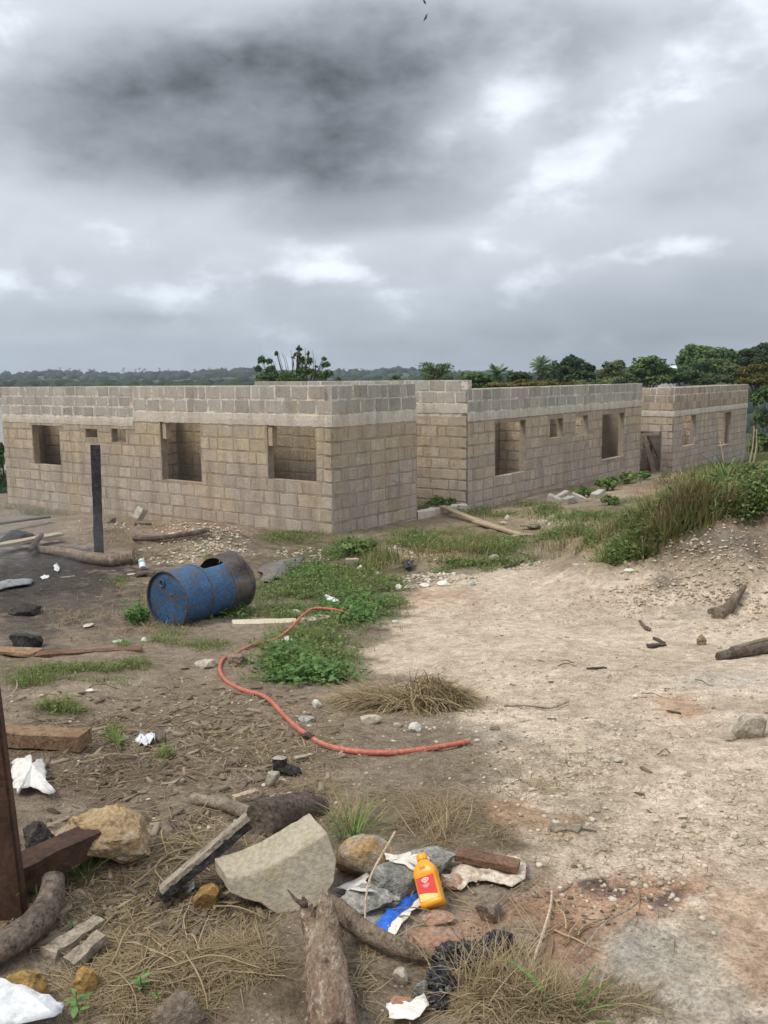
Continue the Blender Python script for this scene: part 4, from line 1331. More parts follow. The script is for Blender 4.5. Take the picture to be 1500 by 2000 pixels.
def tree(name, label, cat, depth, blobs, mat, leaves=1600, size=0.22, group=None, trunk_u=None, trunk_r=0.14, seed=0, clumps=16, clump_r=0.42, limbs=True, trunk_mat='trunk', yr=0.8, shell=.45):
    """a tree whose crown fills the photo's outline: blobs (u, v, ru, rv) at this distance"""
    ell = []
    for (u, v_, ru, rv) in blobs:
        c_ = at(u, v_, depth + random.Random(seed * 7 + int(u)).uniform(-.35, .35) * ru * depth / F)
        k = ppm(c_)
        ell.append(((c_.x, c_.y, c_.z), (ru * k, ru * k * yr, rv * k)))
    tu = trunk_u if trunk_u is not None else sum(b_[0] for b_ in blobs) / len(blobs)
    b0 = at(tu, 760, depth)
    zb = gz(b0.x, b0.y) - 0.15
    root = empty(name, (b0.x, b0.y, zb))
    tag(root, label, cat, group)
    top = max(ell, key=lambda e: e[0][2])[0]
    fork = Vector((b0.x, b0.y, zb + (min(e[0][2] for e in ell) - zb) * .75))
    V, Fc = tube_vf(smooth_path([(b0.x, b0.y, zb), (b0.x + .05, b0.y, (zb + fork.z) / 2), fork, Vector(top) + Vector((0, 0, .1))], 9), [trunk_r * (1.25 - .1 * i) for i in range(9)], 7, .08, seed=seed)
    if limbs:
        for j, e in enumerate(ell):
            r_ = random.Random(seed * 31 + j)
            for q in range(3):
                tip = Vector(e[0]) + Vector((r_.uniform(-.6, .6) * e[1][0], r_.uniform(-.5, .5) * e[1][1], r_.uniform(-.1, .7) * e[1][2]))
                midp = fork.lerp(tip, .5) + Vector((0, 0, -.12 * (tip - fork).length))
                v2, f2 = tube_vf(smooth_path([fork, midp, tip], 6), [trunk_r * .5 * (1 - .14 * i) for i in range(6)], 5, .06, False, seed=j)
                b_ = len(V); V += v2; Fc += [tuple(b_ + i for i in f_) for f_ in f2]
    o0 = root.location
    obj('trunk', [Vector(v_) - o0 for v_ in V], Fc, trunk_mat, root, smooth=True)
    Vc, Qc, tt = crown_mesh(ell, leaves, size, seed=seed, clumps=clumps, clump_r=clump_r, shell=shell)
    np_obj('crown', Vc - np.array(o0), Qc, mat, tone=tt, parent=root)
    return root


GT = 'trees standing beyond the houses'
tree('tree', 'young tree with upright leafy shoots and bare twigs behind the largest house', 'tree', 30,
     [(512, 704, 9, 12), (505, 722, 8, 10), (528, 706, 9, 8), (541, 692, 5, 7), (530, 722, 14, 10), (520, 738, 22, 12), (556, 738, 26, 14), (584, 682, 6, 7), (583, 694, 9, 8), (590, 706, 8, 12), (602, 692, 4, 6), (604, 706, 8, 12), (590, 726, 14, 14), (607, 728, 12, 12), (580, 742, 24, 12),
      (634, 702, 6, 6), (636, 714, 9, 9), (632, 736, 16, 14), (648, 730, 5, 6), (618, 716, 3, 3), (572, 699, 3.4, 3.4)], 'leaf_mid', 8500, 0.040, GT, 575, 0.05, 3, clumps=34, clump_r=.5)
# its bare shoots
tw = [o for o in bpy.data.objects if o.name == 'tree'][0]
V, Fc = [], []
rr = random.Random(5)
for (u0, u1, v1) in ((556, 543, 688), (560, 551, 689), (562, 556, 694), (568, 567, 684), (566, 574, 690), (576, 577, 698), (548, 538, 706), (598, 596, 680), (606, 610, 684), (612, 616, 702)):
    p0 = at(u0, 740, 30); p1 = at(u1, v1, 30); md = p0.lerp(p1, .5) + Vector((rr.uniform(-.1, .1), 0, 0))
    v2, f2 = tube_vf(smooth_path([p0, md, p1], 6), [.016, .014, .012, .010, .008, .005], 4, 0, False)
    b_ = len(V); V += [v_ - tw.location for v_ in v2]; Fc += [tuple(b_ + i for i in f_) for f_ in f2]
o = obj('bare_twigs', V, Fc, 'trunk', tw); o['kind'] = 'stuff'
tree('bush', 'small rounded bush top showing just above the wall beside the young tree', 'bush', 30, [(661, 743, 8, 7)], 'leaf_mid', 260, .05, GT, seed=9, trunk_r=.03)
tree('bush', 'dark bush top above the rear wall of the largest house', 'bush', 42, [(773, 738, 9, 8), (768, 746, 10, 6)], 'leaf_mid', 320, .07, GT, seed=10, trunk_r=.03)


def layered_tree():
    D = 46
    b0 = at(853, 760, D)
    zb = gz(b0.x, b0.y) - .2
    root = empty('spreading_tree', (b0.x, b0.y, zb))
    tag(root, 'sparse flat-branched tree with spiky layered twigs behind the middle house', 'tree', GT)
    rr = random.Random(8)
    tipz = at(853, 712, D)
    V, Fc = tube_vf([(b0.x, b0.y, zb), (b0.x, b0.y, tipz.z)], [.1, .03], 6, 0)
    pts = []
    for i in range(44):
        v_ = rr.uniform(712, 748); du = rr.choice((-1, 1)) * rr.uniform(.35, 1) * (30 if v_ > 715 else 18)
        p0 = at(853 + du * .12, v_ + 6, D); p1 = at(853 + du, v_ - rr.uniform(0, 9), D); p1.y += rr.uniform(-1.2, 1.2)
        v2, f2 = tube_vf(smooth_path([p0, p0.lerp(p1, .5) + Vector((0, 0, -.05)), p1], 5), [.03, .024, .02, .016, .010], 4, 0, False)
        b_ = len(V); V += v2; Fc += [tuple(b_ + k for k in f_) for f_ in f2]
        for q in range(2):
            f_ = rr.uniform(.5, 1); pts.append(p0.lerp(p1, f_))
    obj('trunk', [Vector(v_) - root.location for v_ in V], Fc, 'trunk', root)
    Vc, Qc, tt = crown_mesh([((p.x, p.y, p.z), (.38, .38, .07)) for p in pts], 1700, .045, seed=4, clumps=3, clump_r=.8)
    np_obj('crown', Vc - np.array(root.location), Qc, 'leaf_mid', tone=tt, parent=root)


layered_tree()


def palm(label, u, v_top, rpx, D, seed, mat='leaf_mid', drop=0.9):
    rr = random.Random(seed)
    c_ = at(u, v_top, D); k = ppm(c_); rm = rpx * k
    zb = gz(c_.x, c_.y) - .2
    root = empty('palm_tree', (c_.x, c_.y, zb))
    tag(root, label, 'palm', GT)
    V, Fc = tube_vf(smooth_path([(c_.x, c_.y, zb), (c_.x + .15, c_.y, (zb + c_.z) / 2), c_], 8), [.2, .17, .16, .15, .15, .15, .16, .14], 7, .05)
    obj('trunk', [Vector(v_) - root.location for v_ in V], Fc, 'trunk', root, smooth=True)
    VV, TT = [], []
    for i in range(38):
        a = i * 2.4 + rr.uniform(-.2, .2); e = rr.uniform(-.7, 1.25)
        tone_ = rr.uniform(.1, .9)
        p = Vector(c_); d = Vector((math.cos(a) * math.cos(e), math.sin(a) * math.cos(e), math.sin(e)))
        n = 9
        for q in range(n):
            nx = p + d * rm / n
            s = d.cross(Vector((0, 0, 1))).normalized()
            wl = rm * .30 * math.sin(math.pi * (q + .8) / (n + .6))
            for sg_ in (-1, 1):
                tip = (p + nx) / 2 + s * sg_ * wl + d * wl * .5 - Vector((0, 0, wl * .45))
                VV += [tuple(p), tuple(tip), tuple(tip + d * .03), tuple(nx)]
                TT += [tone_ * rr.uniform(.7, 1.1)] * 4
            p = nx; d = (d + Vector((0, 0, -drop / n))).normalized()
    np_obj('crown', np.array(VV) - np.array(root.location), np.arange(len(VV)).reshape(-1, 4), mat, tone=np.clip(TT, 0, 1), parent=root)


palm('round-headed fan palm standing above the wall of the middle house', 971, 730, 25, 75, 5, drop=.7)
palm('taller pale green palm in front of the dark tree', 1057, 715, 25, 85, 6, 'leaf_mid', .9)
for i, (nm, lab, D, bl, mt, nl, sz) in enumerate([
    ('tree', 'low bushy bright green tree just past the end of the rear wall', 62, [(930, 738, 28, 13), (912, 744, 16, 10), (950, 745, 18, 10), (935, 752, 34, 10)], 'leaf_mid', 1700, .15),
    ('tree', 'small rounded dark tree between the two palms', 80, [(1012, 735, 20, 12), (1025, 738, 14, 9), (1000, 742, 14, 10), (1015, 750, 34, 10)], 'leaf_dark', 1300, .19),
    ('bush', 'long olive and brown thicket just above the middle house wall', 56, [(985, 753, 40, 7), (1050, 751, 44, 8), (1110, 753, 40, 7), (1020, 748, 20, 8)], 'leaf_yellow', 1700, .13),
    ('tree', 'dark green hump of trees behind the taller palm', 110, [(1085, 722, 20, 16), (1095, 735, 30, 18), (1075, 742, 30, 14)], 'leaf_dark', 1500, .27),
    ('tree', 'very dark broad tree with a ragged top behind the middle house', 70, [(1118, 712, 22, 16), (1146, 722, 18, 14), (1104, 724, 20, 14), (1130, 732, 34, 18), (1122, 745, 40, 12)], 'leaf_dark', 2600, .19),
    ('tree', 'pale grey-green tree beside the very dark tree', 74, [(1200, 718, 24, 16), (1186, 732, 20, 14), (1212, 736, 22, 14), (1196, 748, 34, 12)], 'leaf_light', 2000, .18),
    ('bush', 'light green bush in front of the pale grey-green tree', 58, [(1140, 752, 24, 8), (1172, 750, 18, 9)], 'leaf_light', 800, .13),
    ('tree', 'rounded bright green tree in the middle of the tree line', 78, [(1270, 710, 30, 16), (1255, 726, 28, 14), (1288, 726, 26, 14), (1238, 728, 18, 16), (1268, 742, 44, 14)], 'leaf_mid', 2600, .20),
    ('tree', 'dark low trees under the white roof', 88, [(1318, 736, 40, 14), (1350, 736, 40, 16), (1300, 745, 40, 12), (1390, 742, 46, 16)], 'leaf_dark', 2600, .22),
    ('tree', 'great spreading tree with a flat wide crown, tallest of the tree line', 105, [(1372, 690, 42, 20), (1412, 694, 36, 18), (1345, 704, 28, 16), (1390, 712, 60, 20), (1440, 708, 20, 20), (1365, 722, 50, 16)], 'leaf_mid', 4200, .27),
    ('tree', 'tall spreading tree with gaps in its crown at the far end of the tree line', 100, [(1474, 690, 30, 18), (1498, 684, 24, 16), (1460, 706, 26, 18), (1495, 712, 34, 22), (1470, 726, 40, 18)], 'leaf_dark', 3200, .26),
    ('tree', 'tree with pale crown at the edge of the dark spreading trees', 90, [(1425, 722, 24, 14), (1440, 735, 30, 14)], 'leaf_light', 1100, .22),
    ('tree', 'small tree with yellowing orange leaves behind the farthest house', 50, [(1455, 728, 14, 11), (1478, 722, 14, 11), (1496, 718, 14, 11), (1450, 744, 14, 12), (1475, 745, 20, 14), (1500, 745, 16, 16)], 'leaf_yellow', 2300, .115),
    ('bush', 'tall green thicket beside the end of the farthest house', 42, [(1478, 782, 16, 22), (1498, 775, 18, 24), (1474, 815, 12, 18), (1500, 820, 16, 24), (1520, 790, 18, 30)], 'leaf_mid', 2500, .085),
    ('bush', 'lower leafy bush near the pale stalks', 38, [(1485, 860, 18, 22), (1510, 870, 18, 24), (1468, 880, 10, 14)], 'weed_green', 1500, .075),
    ('bush', 'green bush beside the far end of the front wall', 25, [(-2, 905, 12, 34), (4, 880, 7, 20), (0, 950, 14, 30), (-30, 930, 26, 40), (8, 968, 10, 14)], 'leaf_mid', 2400, .05),
]):
    tree(nm, lab, nm, D, bl, mt, int(nl * 1.9), sz * .86, GT, seed=40 + i, trunk_r=.1 if nm == 'tree' else .03, clumps=24, clump_r=.52)

# pale house on the slope, far off behind the end of the front wall, and the white roof in the tree line
def far_house(label, u, v_, wpx, hpx, D, roof, seed):
    c_ = at(u, v_, D); k = ppm(c_)
    w, h_ = wpx * k, hpx * k
    z0 = gz(c_.x, c_.y) - .3
    root = empty('house', (c_.x, c_.y, z0))
    tag(root, label, 'house')
    V, Fc = box_vf(-w / 2, w / 2, 0, w * .7, 0, c_.z - z0)
    obj('wall', V, Fc, 'plastic_white', root)
    zt_ = c_.z - z0
    V = [(-w * .55, -.3, zt_ - .1), (w * .55, -.3, zt_ - .1), (w * .55, w * .75, zt_ - .1), (-w * .55, w * .75, zt_ - .1), (-w * .55, w * .22, zt_ + h_), (w * .55, w * .22, zt_ + h_)]
    obj('roof', V, [(0, 1, 5, 4), (2, 3, 4, 5), (0, 4, 3), (1, 2, 5), (0, 3, 2, 1)], roof, root)


far_house('white roof showing between the dark trees', 1306, 722, 30, 8, 94, 'plastic_white', 1)


def white_wall():
    p = at(-6, 845, 34)
    root = empty('house', (p.x, p.y, gz(p.x, p.y) - .4))
    tag(root, 'sunlit white wall glimpsed past the far end of the front wall', 'house')
    ztop = at(0, 781, 34).z - root.location.z
    V, Fc = box_vf(-3, .42, 0, .2, 0, ztop)
    obj('wall', V, Fc, 'plastic_white', root)
    V, Fc = box_vf(-3.1, .5, -.08, .28, ztop, ztop + .08)
    obj('coping', V, Fc, 'plastic_white', root)


white_wall()


def ridge(name, label, D, table, n, mat, h0, h1, seed, deep=1.35):
    """wooded hill: a terrain strip with tree crowns all over it; table = (u, v) of its skyline"""
    tu = np.array([t[0] for t in table], float); tv = np.array([t[1] for t in table], float)
    us = np.linspace(-900, 2400, 120)
    rows = 10
    V = []
    for i in range(rows):
        f_ = i / (rows - 1)
        for u in us:
            v_ = np.interp(u, tu, tv)
            p = at(u, 737, D * (0.70 + (deep - .70) * f_))
            zt_ = at(u, v_ + (h1 * F / D) * .55, D).z
            prof = sst(np.array(f_), 0.0, .46) * (1 - .35 * sst(np.array(f_), .5, 1))
            gq = float(np.interp(p.y, PY, PZ)); zz_ = gq - 2 + (zt_ - gq + 2) * float(prof)
            V.append((p.x, p.y, zz_ + (mnoise.noise((p.x * .02, p.y * .02, seed))) * h0 * .8))
    k = len(us)
    Q = [(i * k + j, i * k + j + 1, (i + 1) * k + j + 1, (i + 1) * k + j) for i in range(rows - 1) for j in range(k - 1)]
    o = np_obj('hill', np.array(V), np.array(Q), 'hill_soil', smooth=True)
    tag(o, label, 'hill', kind='structure')
    # crowns
    V = np.array(V).reshape(rows, k, 3)
    r_ = np.random.default_rng(seed)
    fi = np.concatenate([r_.uniform(0, rows - 1.01, n), np.full(n // 3, (rows - 1) * .46) + r_.uniform(-.6, .3, n // 3)])
    fj = r_.uniform(0, k - 1.01, len(fi))
    i0, j0 = fi.astype(int), fj.astype(int); a_, b_ = (fi - i0)[:, None], (fj - j0)[:, None]
    P = V[i0, j0] * (1 - a_) * (1 - b_) + V[i0 + 1, j0] * a_ * (1 - b_) + V[i0, j0 + 1] * (1 - a_) * b_ + V[i0 + 1, j0 + 1] * a_ * b_
    base = np.array([tuple(q) for q in ico(2)[0]]); fc = np.array(ico(2)[1])
    m_k = len(P)
    s = r_.uniform(h0, h1, m_k)
    d = base[None] * (1 + r_.normal(0, .13, (m_k, len(base), 1)))
    VV = d * s[:, None, None] * np.array([.62, .62, .5]) * r_.uniform(.8, 1.25, (m_k, 1, 3)) + P[:, None] + np.array([0, 0, 1]) * (s * .32)[:, None, None]
    QQ = (fc[None] + (np.arange(m_k) * len(base))[:, None, None]).reshape(-1, 3)
    o = np_obj(name, VV.reshape(-1, 3), QQ, mat, tone=np.repeat(r_.uniform(0, 1, m_k), len(base)))
    tag(o, 'distant woods covering the ridge' if D > 500 else 'nearer dark woods below the ridge', 'woods', kind='stuff')


ridge('forest', 'long wooded ridge along the horizon', 1150, [(-900, 728), (0, 728), (120, 726), (250, 729), (340, 728), (420, 723), (500, 722), (560, 725), (690, 724), (745, 722), (775, 716), (800, 719), (840, 725), (900, 727), (1000, 730), (1500, 722), (2400, 722)], 3400, 'leaf_far', 5.5, 10, 3)
ridge('near_forest', 'dark wooded rise in front of the ridge', 420, [(-900, 748), (0, 746), (150, 749), (300, 747), (480, 744), (640, 744), (800, 743), (920, 741), (1060, 734), (1180, 724), (1330, 716), (1600, 704), (2400, 700)], 2600, 'leaf_far', 4, 7, 5)


def far_palms():
    """palms standing up on the skyline of the ridge, each a few pixels high"""
    VV, TT = [], []
    rr = random.Random(12)
    for i in range(46):
        u = rr.choice((rr.uniform(90, 190), rr.uniform(225, 330), rr.uniform(650, 720), rr.uniform(720, 850), rr.uniform(330, 500)))
        D = 1120
        p = at(u, 721 + rr.uniform(-2, 3), D)
        for q in range(10):
            a = rr.uniform(0, 6.28); e = rr.uniform(-.5, .9); l_ = rr.uniform(1.8, 3.0)
            d = Vector((math.cos(a) * math.cos(e), math.sin(a) * math.cos(e), math.sin(e))); s = d.cross(Vector((0, 0, 1))).normalized() * .35
            VV += [tuple(p), tuple(p + d * l_ * .5 + s), tuple(p + d * l_ - Vector((0, 0, .6))), tuple(p + d * l_ * .5 - s)]
            TT += [rr.uniform(0, .6)] * 4
        for (w_x, w_y) in ((.22, 0), (0, .22)):
            VV += [(p.x - w_x, p.y - w_y, p.z - 11), (p.x + w_x, p.y + w_y, p.z - 11), (p.x + w_x, p.y + w_y, p.z), (p.x - w_x, p.y - w_y, p.z)]
            TT += [.4] * 4
    o = np_obj('skyline_palms', np.array(VV), np.arange(len(VV)).reshape(-1, 4), 'leaf_far', tone=np.array(TT))
    tag(o, 'tiny palms along the skyline of the ridge', 'woods', kind='stuff')


far_palms()


# ------------------------------------------------------------------ single things lying about
def stone(label, u, v, wpx, hpx, mat, seed=0, name='stone', cat='stone', deep=0.8, sub=3, cuts=11, rough=.10, rz=None, sink=.18, freq=2.0, lift=0.0, tilt=0.0, cut_d=(.52, .84)):
    """a stone whose middle shows at photo pixel (u, v), resting on the ground below it"""
    g = G(u, v + hpx * .40)
    k = ppm(g)
    w = wpx * k / 2; h = hpx * k / 2 * 1.02
    V, Fc = rock_vf((w, w * deep, h), seed, sub, cuts, rough, freq, cut_d)
    rzv = (rz if rz is not None else random.Random(seed).uniform(-.3, .3))
    M = Matrix.Rotation(rzv, 4, 'Z') @ Matrix.Rotation(R(tilt), 4, 'Y')
    V = [M @ v_ for v_ in V]
    zmin = min(v_.z for v_ in V)
    o = obj(name, V, Fc, mat, smooth=False)
    o.location = (g.x, g.y + w * deep * .3, g.z - zmin - sink * h * 2 + lift)
    if sub >= 3:
        o.data.polygons.foreach_set('use_smooth', [True] * len(o.data.polygons))
        o.data.set_sharp_from_angle(angle=R(32))
    return tag(o, label, cat)


def pole(name, label, cat, pts, rad, mat, seg=10, n=14, jit=.10, seed=0, flat=1.0, group=None):
    """round timber, branch or pipe along ground pixels (u, v, lift)"""
    P = [G(p[0], p[1], p[2] if len(p) > 2 else 0.0) for p in pts]
    P = smooth_path(P, n)
    if not hasattr(rad, '__len__'):
        rad = [rad] * n
    else:
        rad = list(np.interp(np.linspace(0, 1, n), np.linspace(0, 1, len(rad)), rad))
    V, Fc = tube_vf(P, rad, seg, jit, True, seed, flat)
    c_ = P[len(P) // 2]
    o = obj(name, V, Fc, mat, None, (c_.x, c_.y, min(v_.z for v_ in V)), smooth=True)
    o.data.set_sharp_from_angle(angle=R(40))
    return tag(o, label, cat, group)


def timber(label, p0, p1, w, t, mat, name='plank', cat='plank', seed=0, side=None, rag=.14, bend=0.0, lift0=0.0, lift1=0.0, n=8):
    a_, b_ = G(*p0, t / 2 + lift0), G(*p1, t / 2 + lift1)
    return tag(beam(name, a_, b_, w, t, mat, side=side, seed=seed, rag=rag, bend=bend, n=n), label, cat)


def sheet(name, label, cat, outline, mat, lift=0.01, crumple=0.02, rings=5, seed=0, thick=0.0015, ridge_=0.0, base=None, freq=16):
    """torn sheet of paper, card or plastic lying over the ground, edges at the photo pixels"""
    rr = random.Random(seed)
    if base is None:
        P = [G(u, v) for (u, v) in outline]
    else:
        P = [base(u, v) for (u, v) in outline]
    # more points along each edge so that it tears unevenly
    Q = []
    for i, p in enumerate(P):
        q = P[(i + 1) % len(P)]
        for j in range(4):
            f_ = j / 4
            w = p.lerp(q, f_)
            Q.append(w + Vector((rr.uniform(-1, 1), rr.uniform(-1, 1), 0)) * (0.05 * (q - p).length if j else 0))
    c_ = sum(Q, Vector()) / len(Q)
    V = [c_.copy()]
    for k in range(1, rings + 1):
        for p in Q:
            V.append(c_.lerp(p, k / rings))
    for i, v_ in enumerate(V):
        nz_ = mnoise.noise((v_.x * freq, v_.y * freq, seed * 3.1)) + .5 * mnoise.noise((v_.x * freq * 2.3, v_.y * freq * 2.3, seed))
        f_ = 1 - ((i - 1) // len(Q) + 1) / rings if i else 1
        v_.z = max(v_.z, gz(v_.x, v_.y) if base is None else v_.z) + lift + crumple * abs(nz_) * 1.2 + ridge_ * f_
    m_k = len(Q)
    Fc = [(0, 1 + i, 1 + (i + 1) % m_k) for i in range(m_k)]
    for k in range(rings - 1):
        for i in range(m_k):
            a_, b_ = 1 + k * m_k + i, 1 + k * m_k + (i + 1) % m_k
            Fc.append((a_, a_ + m_k, b_ + m_k, b_))
    o = obj(name, V, Fc, mat, None, (c_.x, c_.y, min(v_.z for v_ in V)), smooth=True)
    md = o.modifiers.new('thickness', 'SOLIDIFY'); md.thickness = thick; md.offset = 0
    o.data.set_sharp_from_angle(angle=R(28))
    return tag(o, label, cat)


def hunk(name, label, cat, front, p_base, nrm, ext, mat, seed=0, noise_=0.006, cuts_=3, parent=None):
    """broken block: outline of its broad face as the photo shows it, set on a plane through p_base, extruded by ext"""
    n_ = Vector(nrm).normalized()
    pts = []
    for (u, v) in front:
        d = Vector(float(q) for q in ray(u, v)); o_ = Vector((0, 0, HC))
        t = (p_base - o_).dot(n_) / d.dot(n_)
        pts.append(o_ + d * t)
    bm = bmesh.new()
    a_ = [bm.verts.new(p) for p in pts]; b_ = [bm.verts.new(p + Vector(ext)) for p in pts]
    bm.faces.new(a_); bm.faces.new(b_[::-1])
    for i in range(len(pts)):
        j = (i + 1) % len(pts)
        bm.faces.new((a_[j], a_[i], b_[i], b_[j]))
    bmesh.ops.recalc_face_normals(bm, faces=bm.faces)
    bmesh.ops.bevel(bm, geom=list(bm.edges), offset=0.004, segments=1, affect='EDGES', clamp_overlap=True)
    bmesh.ops.triangulate(bm, faces=bm.faces)
    bmesh.ops.subdivide_edges(bm, edges=[e for e in bm.edges if e.calc_length() > .03], cuts=cuts_, use_grid_fill=True)
    bmesh.ops.subdivide_edges(bm, edges=[e for e in bm.edges if e.calc_length() > .03], cuts=1, use_grid_fill=True)
    bm.normal_update()
    for v_ in bm.verts:
        q = mnoise.noise(v_.co * 22 + Vector((seed, 0, 0))) + .6 * mnoise.noise(v_.co * 60)
        v_.co += v_.normal * noise_ * q
    c_ = sum(pts, Vector()) / len(pts); zb = min(v_.co.z for v_ in bm.verts)
    org = Vector((c_.x, c_.y, zb))
    for v_ in bm.verts: v_.co -= org
    o = bm_obj(name, bm, mat, None, True, org)
    o.data.set_sharp_from_angle(angle=R(20))
    return tag(o, label, cat)


# ---- blue drum, cut open and dented
def drum():
    g = G(331, 1224)
    ax = Vector((math.sin(R(35)), math.cos(R(35)), 0)); sd = Vector((ax.y, -ax.x, 0)); zz_ = Vector((0, 0, 1))
    r0, Ld = 0.292, 0.98
    root = empty('oil_drum', (g.x, g.y, g.z))
    tag(root, 'blue rusty steel drum lying on its side in the weeds, its upper side cut open', 'drum')
    c0 = Vector((0, 0, r0 - .02)) - sd * 0.02

    def rad_(l, a):
        f_ = l / Ld
        r = r0
        for rb in (.36, .68):
            r += .011 * math.exp(-((f_ - rb) / .018) ** 2)
        r += .004 * mnoise.noise((l * 6, math.cos(a) * 2, math.sin(a) * 2))
        if f_ > .62:      # beaten in and sprung up behind the cut
            k = min((f_ - .62) / .2, 1)
            r += k * (.050 * math.exp(-((a + .25) / .75) ** 2) - .055 * math.exp(-((a - 1.0) / .38) ** 2) - .02 * math.exp(-((a - 2.1) / .4) ** 2))
            r += k * .012 * mnoise.noise((l * 9, math.cos(a) * 3, math.sin(a) * 3))
        return r
    nl, nk = 44, 72
    grid, V, Fm, Fr = [], [], [], []

    def P(l, a, r):
        return c0 + ax * l + (sd * math.sin(a) + zz_ * math.cos(a)) * r
    for i in range(nl + 1):
        for k in range(nk):
            a = -math.pi + 2 * math.pi * k / nk
            l = Ld * i / nl
            V.append(P(l, a, rad_(l, a)))
    for i in range(nl):
        for k in range(nk):
            a = -math.pi + 2 * math.pi * (k + .5) / nk
            f_ = (i + .5) / nl
            cut = .40 < f_ < .71 and -1.9 < a < 0.46
            if cut: continue
            q = (i * nk + k, i * nk + (k + 1) % nk, (i + 1) * nk + (k + 1) % nk, (i + 1) * nk + k)
            (Fr if f_ > .70 else Fm).append(q)
    for nm, FF, mt in (('shell', Fm, 'drum_blue'), ('rear_shell', Fr, 'drum_rust')):
        used = sorted({i for q in FF for i in q}); mp = {i: j for j, i in enumerate(used)}
        o = obj(nm, [V[i] for i in used], [tuple(mp[i] for i in q) for q in FF], mt, root, smooth=True)
        o.data.materials.append(MATS['drum_inside'])
        md = o.modifiers.new('thickness', 'SOLIDIFY'); md.thickness = .004; md.offset = -1; md.material_offset = 1; md.material_offset_rim = 0
        if nm == 'rear_shell': o['label'] = 'rust brown beaten end of the drum'
    # lid, set in a little below the chime
    n = 56
    Vl, Fl = [], []
    for r, l in ((0.0, .016), (.10, .017), (.20, .016), (.262, .014), (.270, .020), (r0 - .006, .022)):
        for k in range(n):
            a = 2 * math.pi * k / n
            Vl.append(P(l + .004 * mnoise.noise((math.cos(a) * r * 9, math.sin(a) * r * 9, 2)), a, max(r, .001)))
    for i in range(5):
        for k in range(n):
            Fl.append((i * n + k, i * n + (k + 1) % n, (i + 1) * n + (k + 1) % n, (i + 1) * n + k))
    lid = obj('lid', Vl, Fl, 'drum_blue', root, smooth=True)

    def ring(name, cx, l, rmaj, rmin, mat, par, aa=None):
        Vv, Ff = [], []
        for k in range(40):
            a = 2 * math.pi * k / 40
            for j in range(8):
                b_ = 2 * math.pi * j / 8
                Vv.append(cx + (sd * math.sin(a) + zz_ * math.cos(a)) * (rmaj + rmin * math.cos(b_)) + ax * (l + rmin * math.sin(b_)))
        for k in range(40):
            for j in range(8):
                Ff.append((k * 8 + j, k * 8 + (j + 1) % 8, ((k + 1) % 40) * 8 + (j + 1) % 8, ((k + 1) % 40) * 8 + j))
        return obj(name, Vv, Ff, mat, par, smooth=True)
    ring('rim', c0, 0.0, r0 + .001, .009, 'drum_rust', root)
    ring('hoop', c0, Ld * .36, r0 + .0075, .006, 'drum_rust', root)
    ring('rim', c0, Ld, r0 + .001, .009, 'drum_rust', root)
    bc = c0 - sd * .07 + zz_ * .165
    ring('bung_ring', bc, .006, .034, .009, 'drum_blue', lid)
    Vv = [bc + ax * .006] + [bc + ax * .010 + (sd * math.sin(a) + zz_ * math.cos(a)) * .030 for a in np.linspace(0, 2 * math.pi, 25)[:-1]]
    obj('bung_hole', Vv, [(0, 1 + i, 1 + (i + 1) % 24) for i in range(24)], 'char', lid)
    b2 = c0 + sd * .06 + zz_ * .06
    Vv = [b2 + ax * .004] + [b2 + ax * .014 + (sd * math.sin(a) + zz_ * math.cos(a)) * .022 for a in np.linspace(0, 2 * math.pi, 17)[:-1]]
    obj('small_cap', Vv, [(0, 1 + i, 1 + (i + 1) % 16) for i in range(16)], 'drum_rust', lid)
    # rear end
    Vl = [P(Ld - .02, 0, .001)] + [P(Ld - .01, 2 * math.pi * k / n, r0 - .004) for k in range(n)]
    obj('bottom', Vl, [(0, 1 + (k + 1) % n, 1 + k) for k in range(n)], 'drum_rust', root)


drum()

# ---- red hose
hp = [(683, 1212, .09), (655, 1210, .10), (615, 1210, .11), (592, 1222, .10), (566, 1243, .07), (535, 1256, .04), (486, 1268, .02), (455, 1282, .015), (436, 1292, .015), (429, 1305, .012), (440, 1325, .012), (470, 1343, .014), (520, 1364, .014), (560, 1400, .014), (590, 1432, .018), (640, 1460, .014), (700, 1471, .014), (770, 1472, .014), (850, 1468, .015), (916, 1456, .02)]
pole('hose', 'long red rubber hose snaking from the green weeds across the brown soil', 'hose', hp, list(np.random.default_rng(3).uniform(.0125, .0160, 30)), 'hose_red', 10, 130, .05, 2)

# ---- posts, beams, steel
gp = G(193, 1089)
kp = ppm(gp)
px0 = at(186, 868, depth_of(gp) - .06)
tag(beam('post', gp - Vector((0, 0, .25)), Vector((px0.x, px0.y, px0.z)), .135, .11, 'wood_post', side=(1, .25, 0), n=12, seed=4, rag=.07), 'tall charred timber post standing in the dead grass before the front wall', 'post')


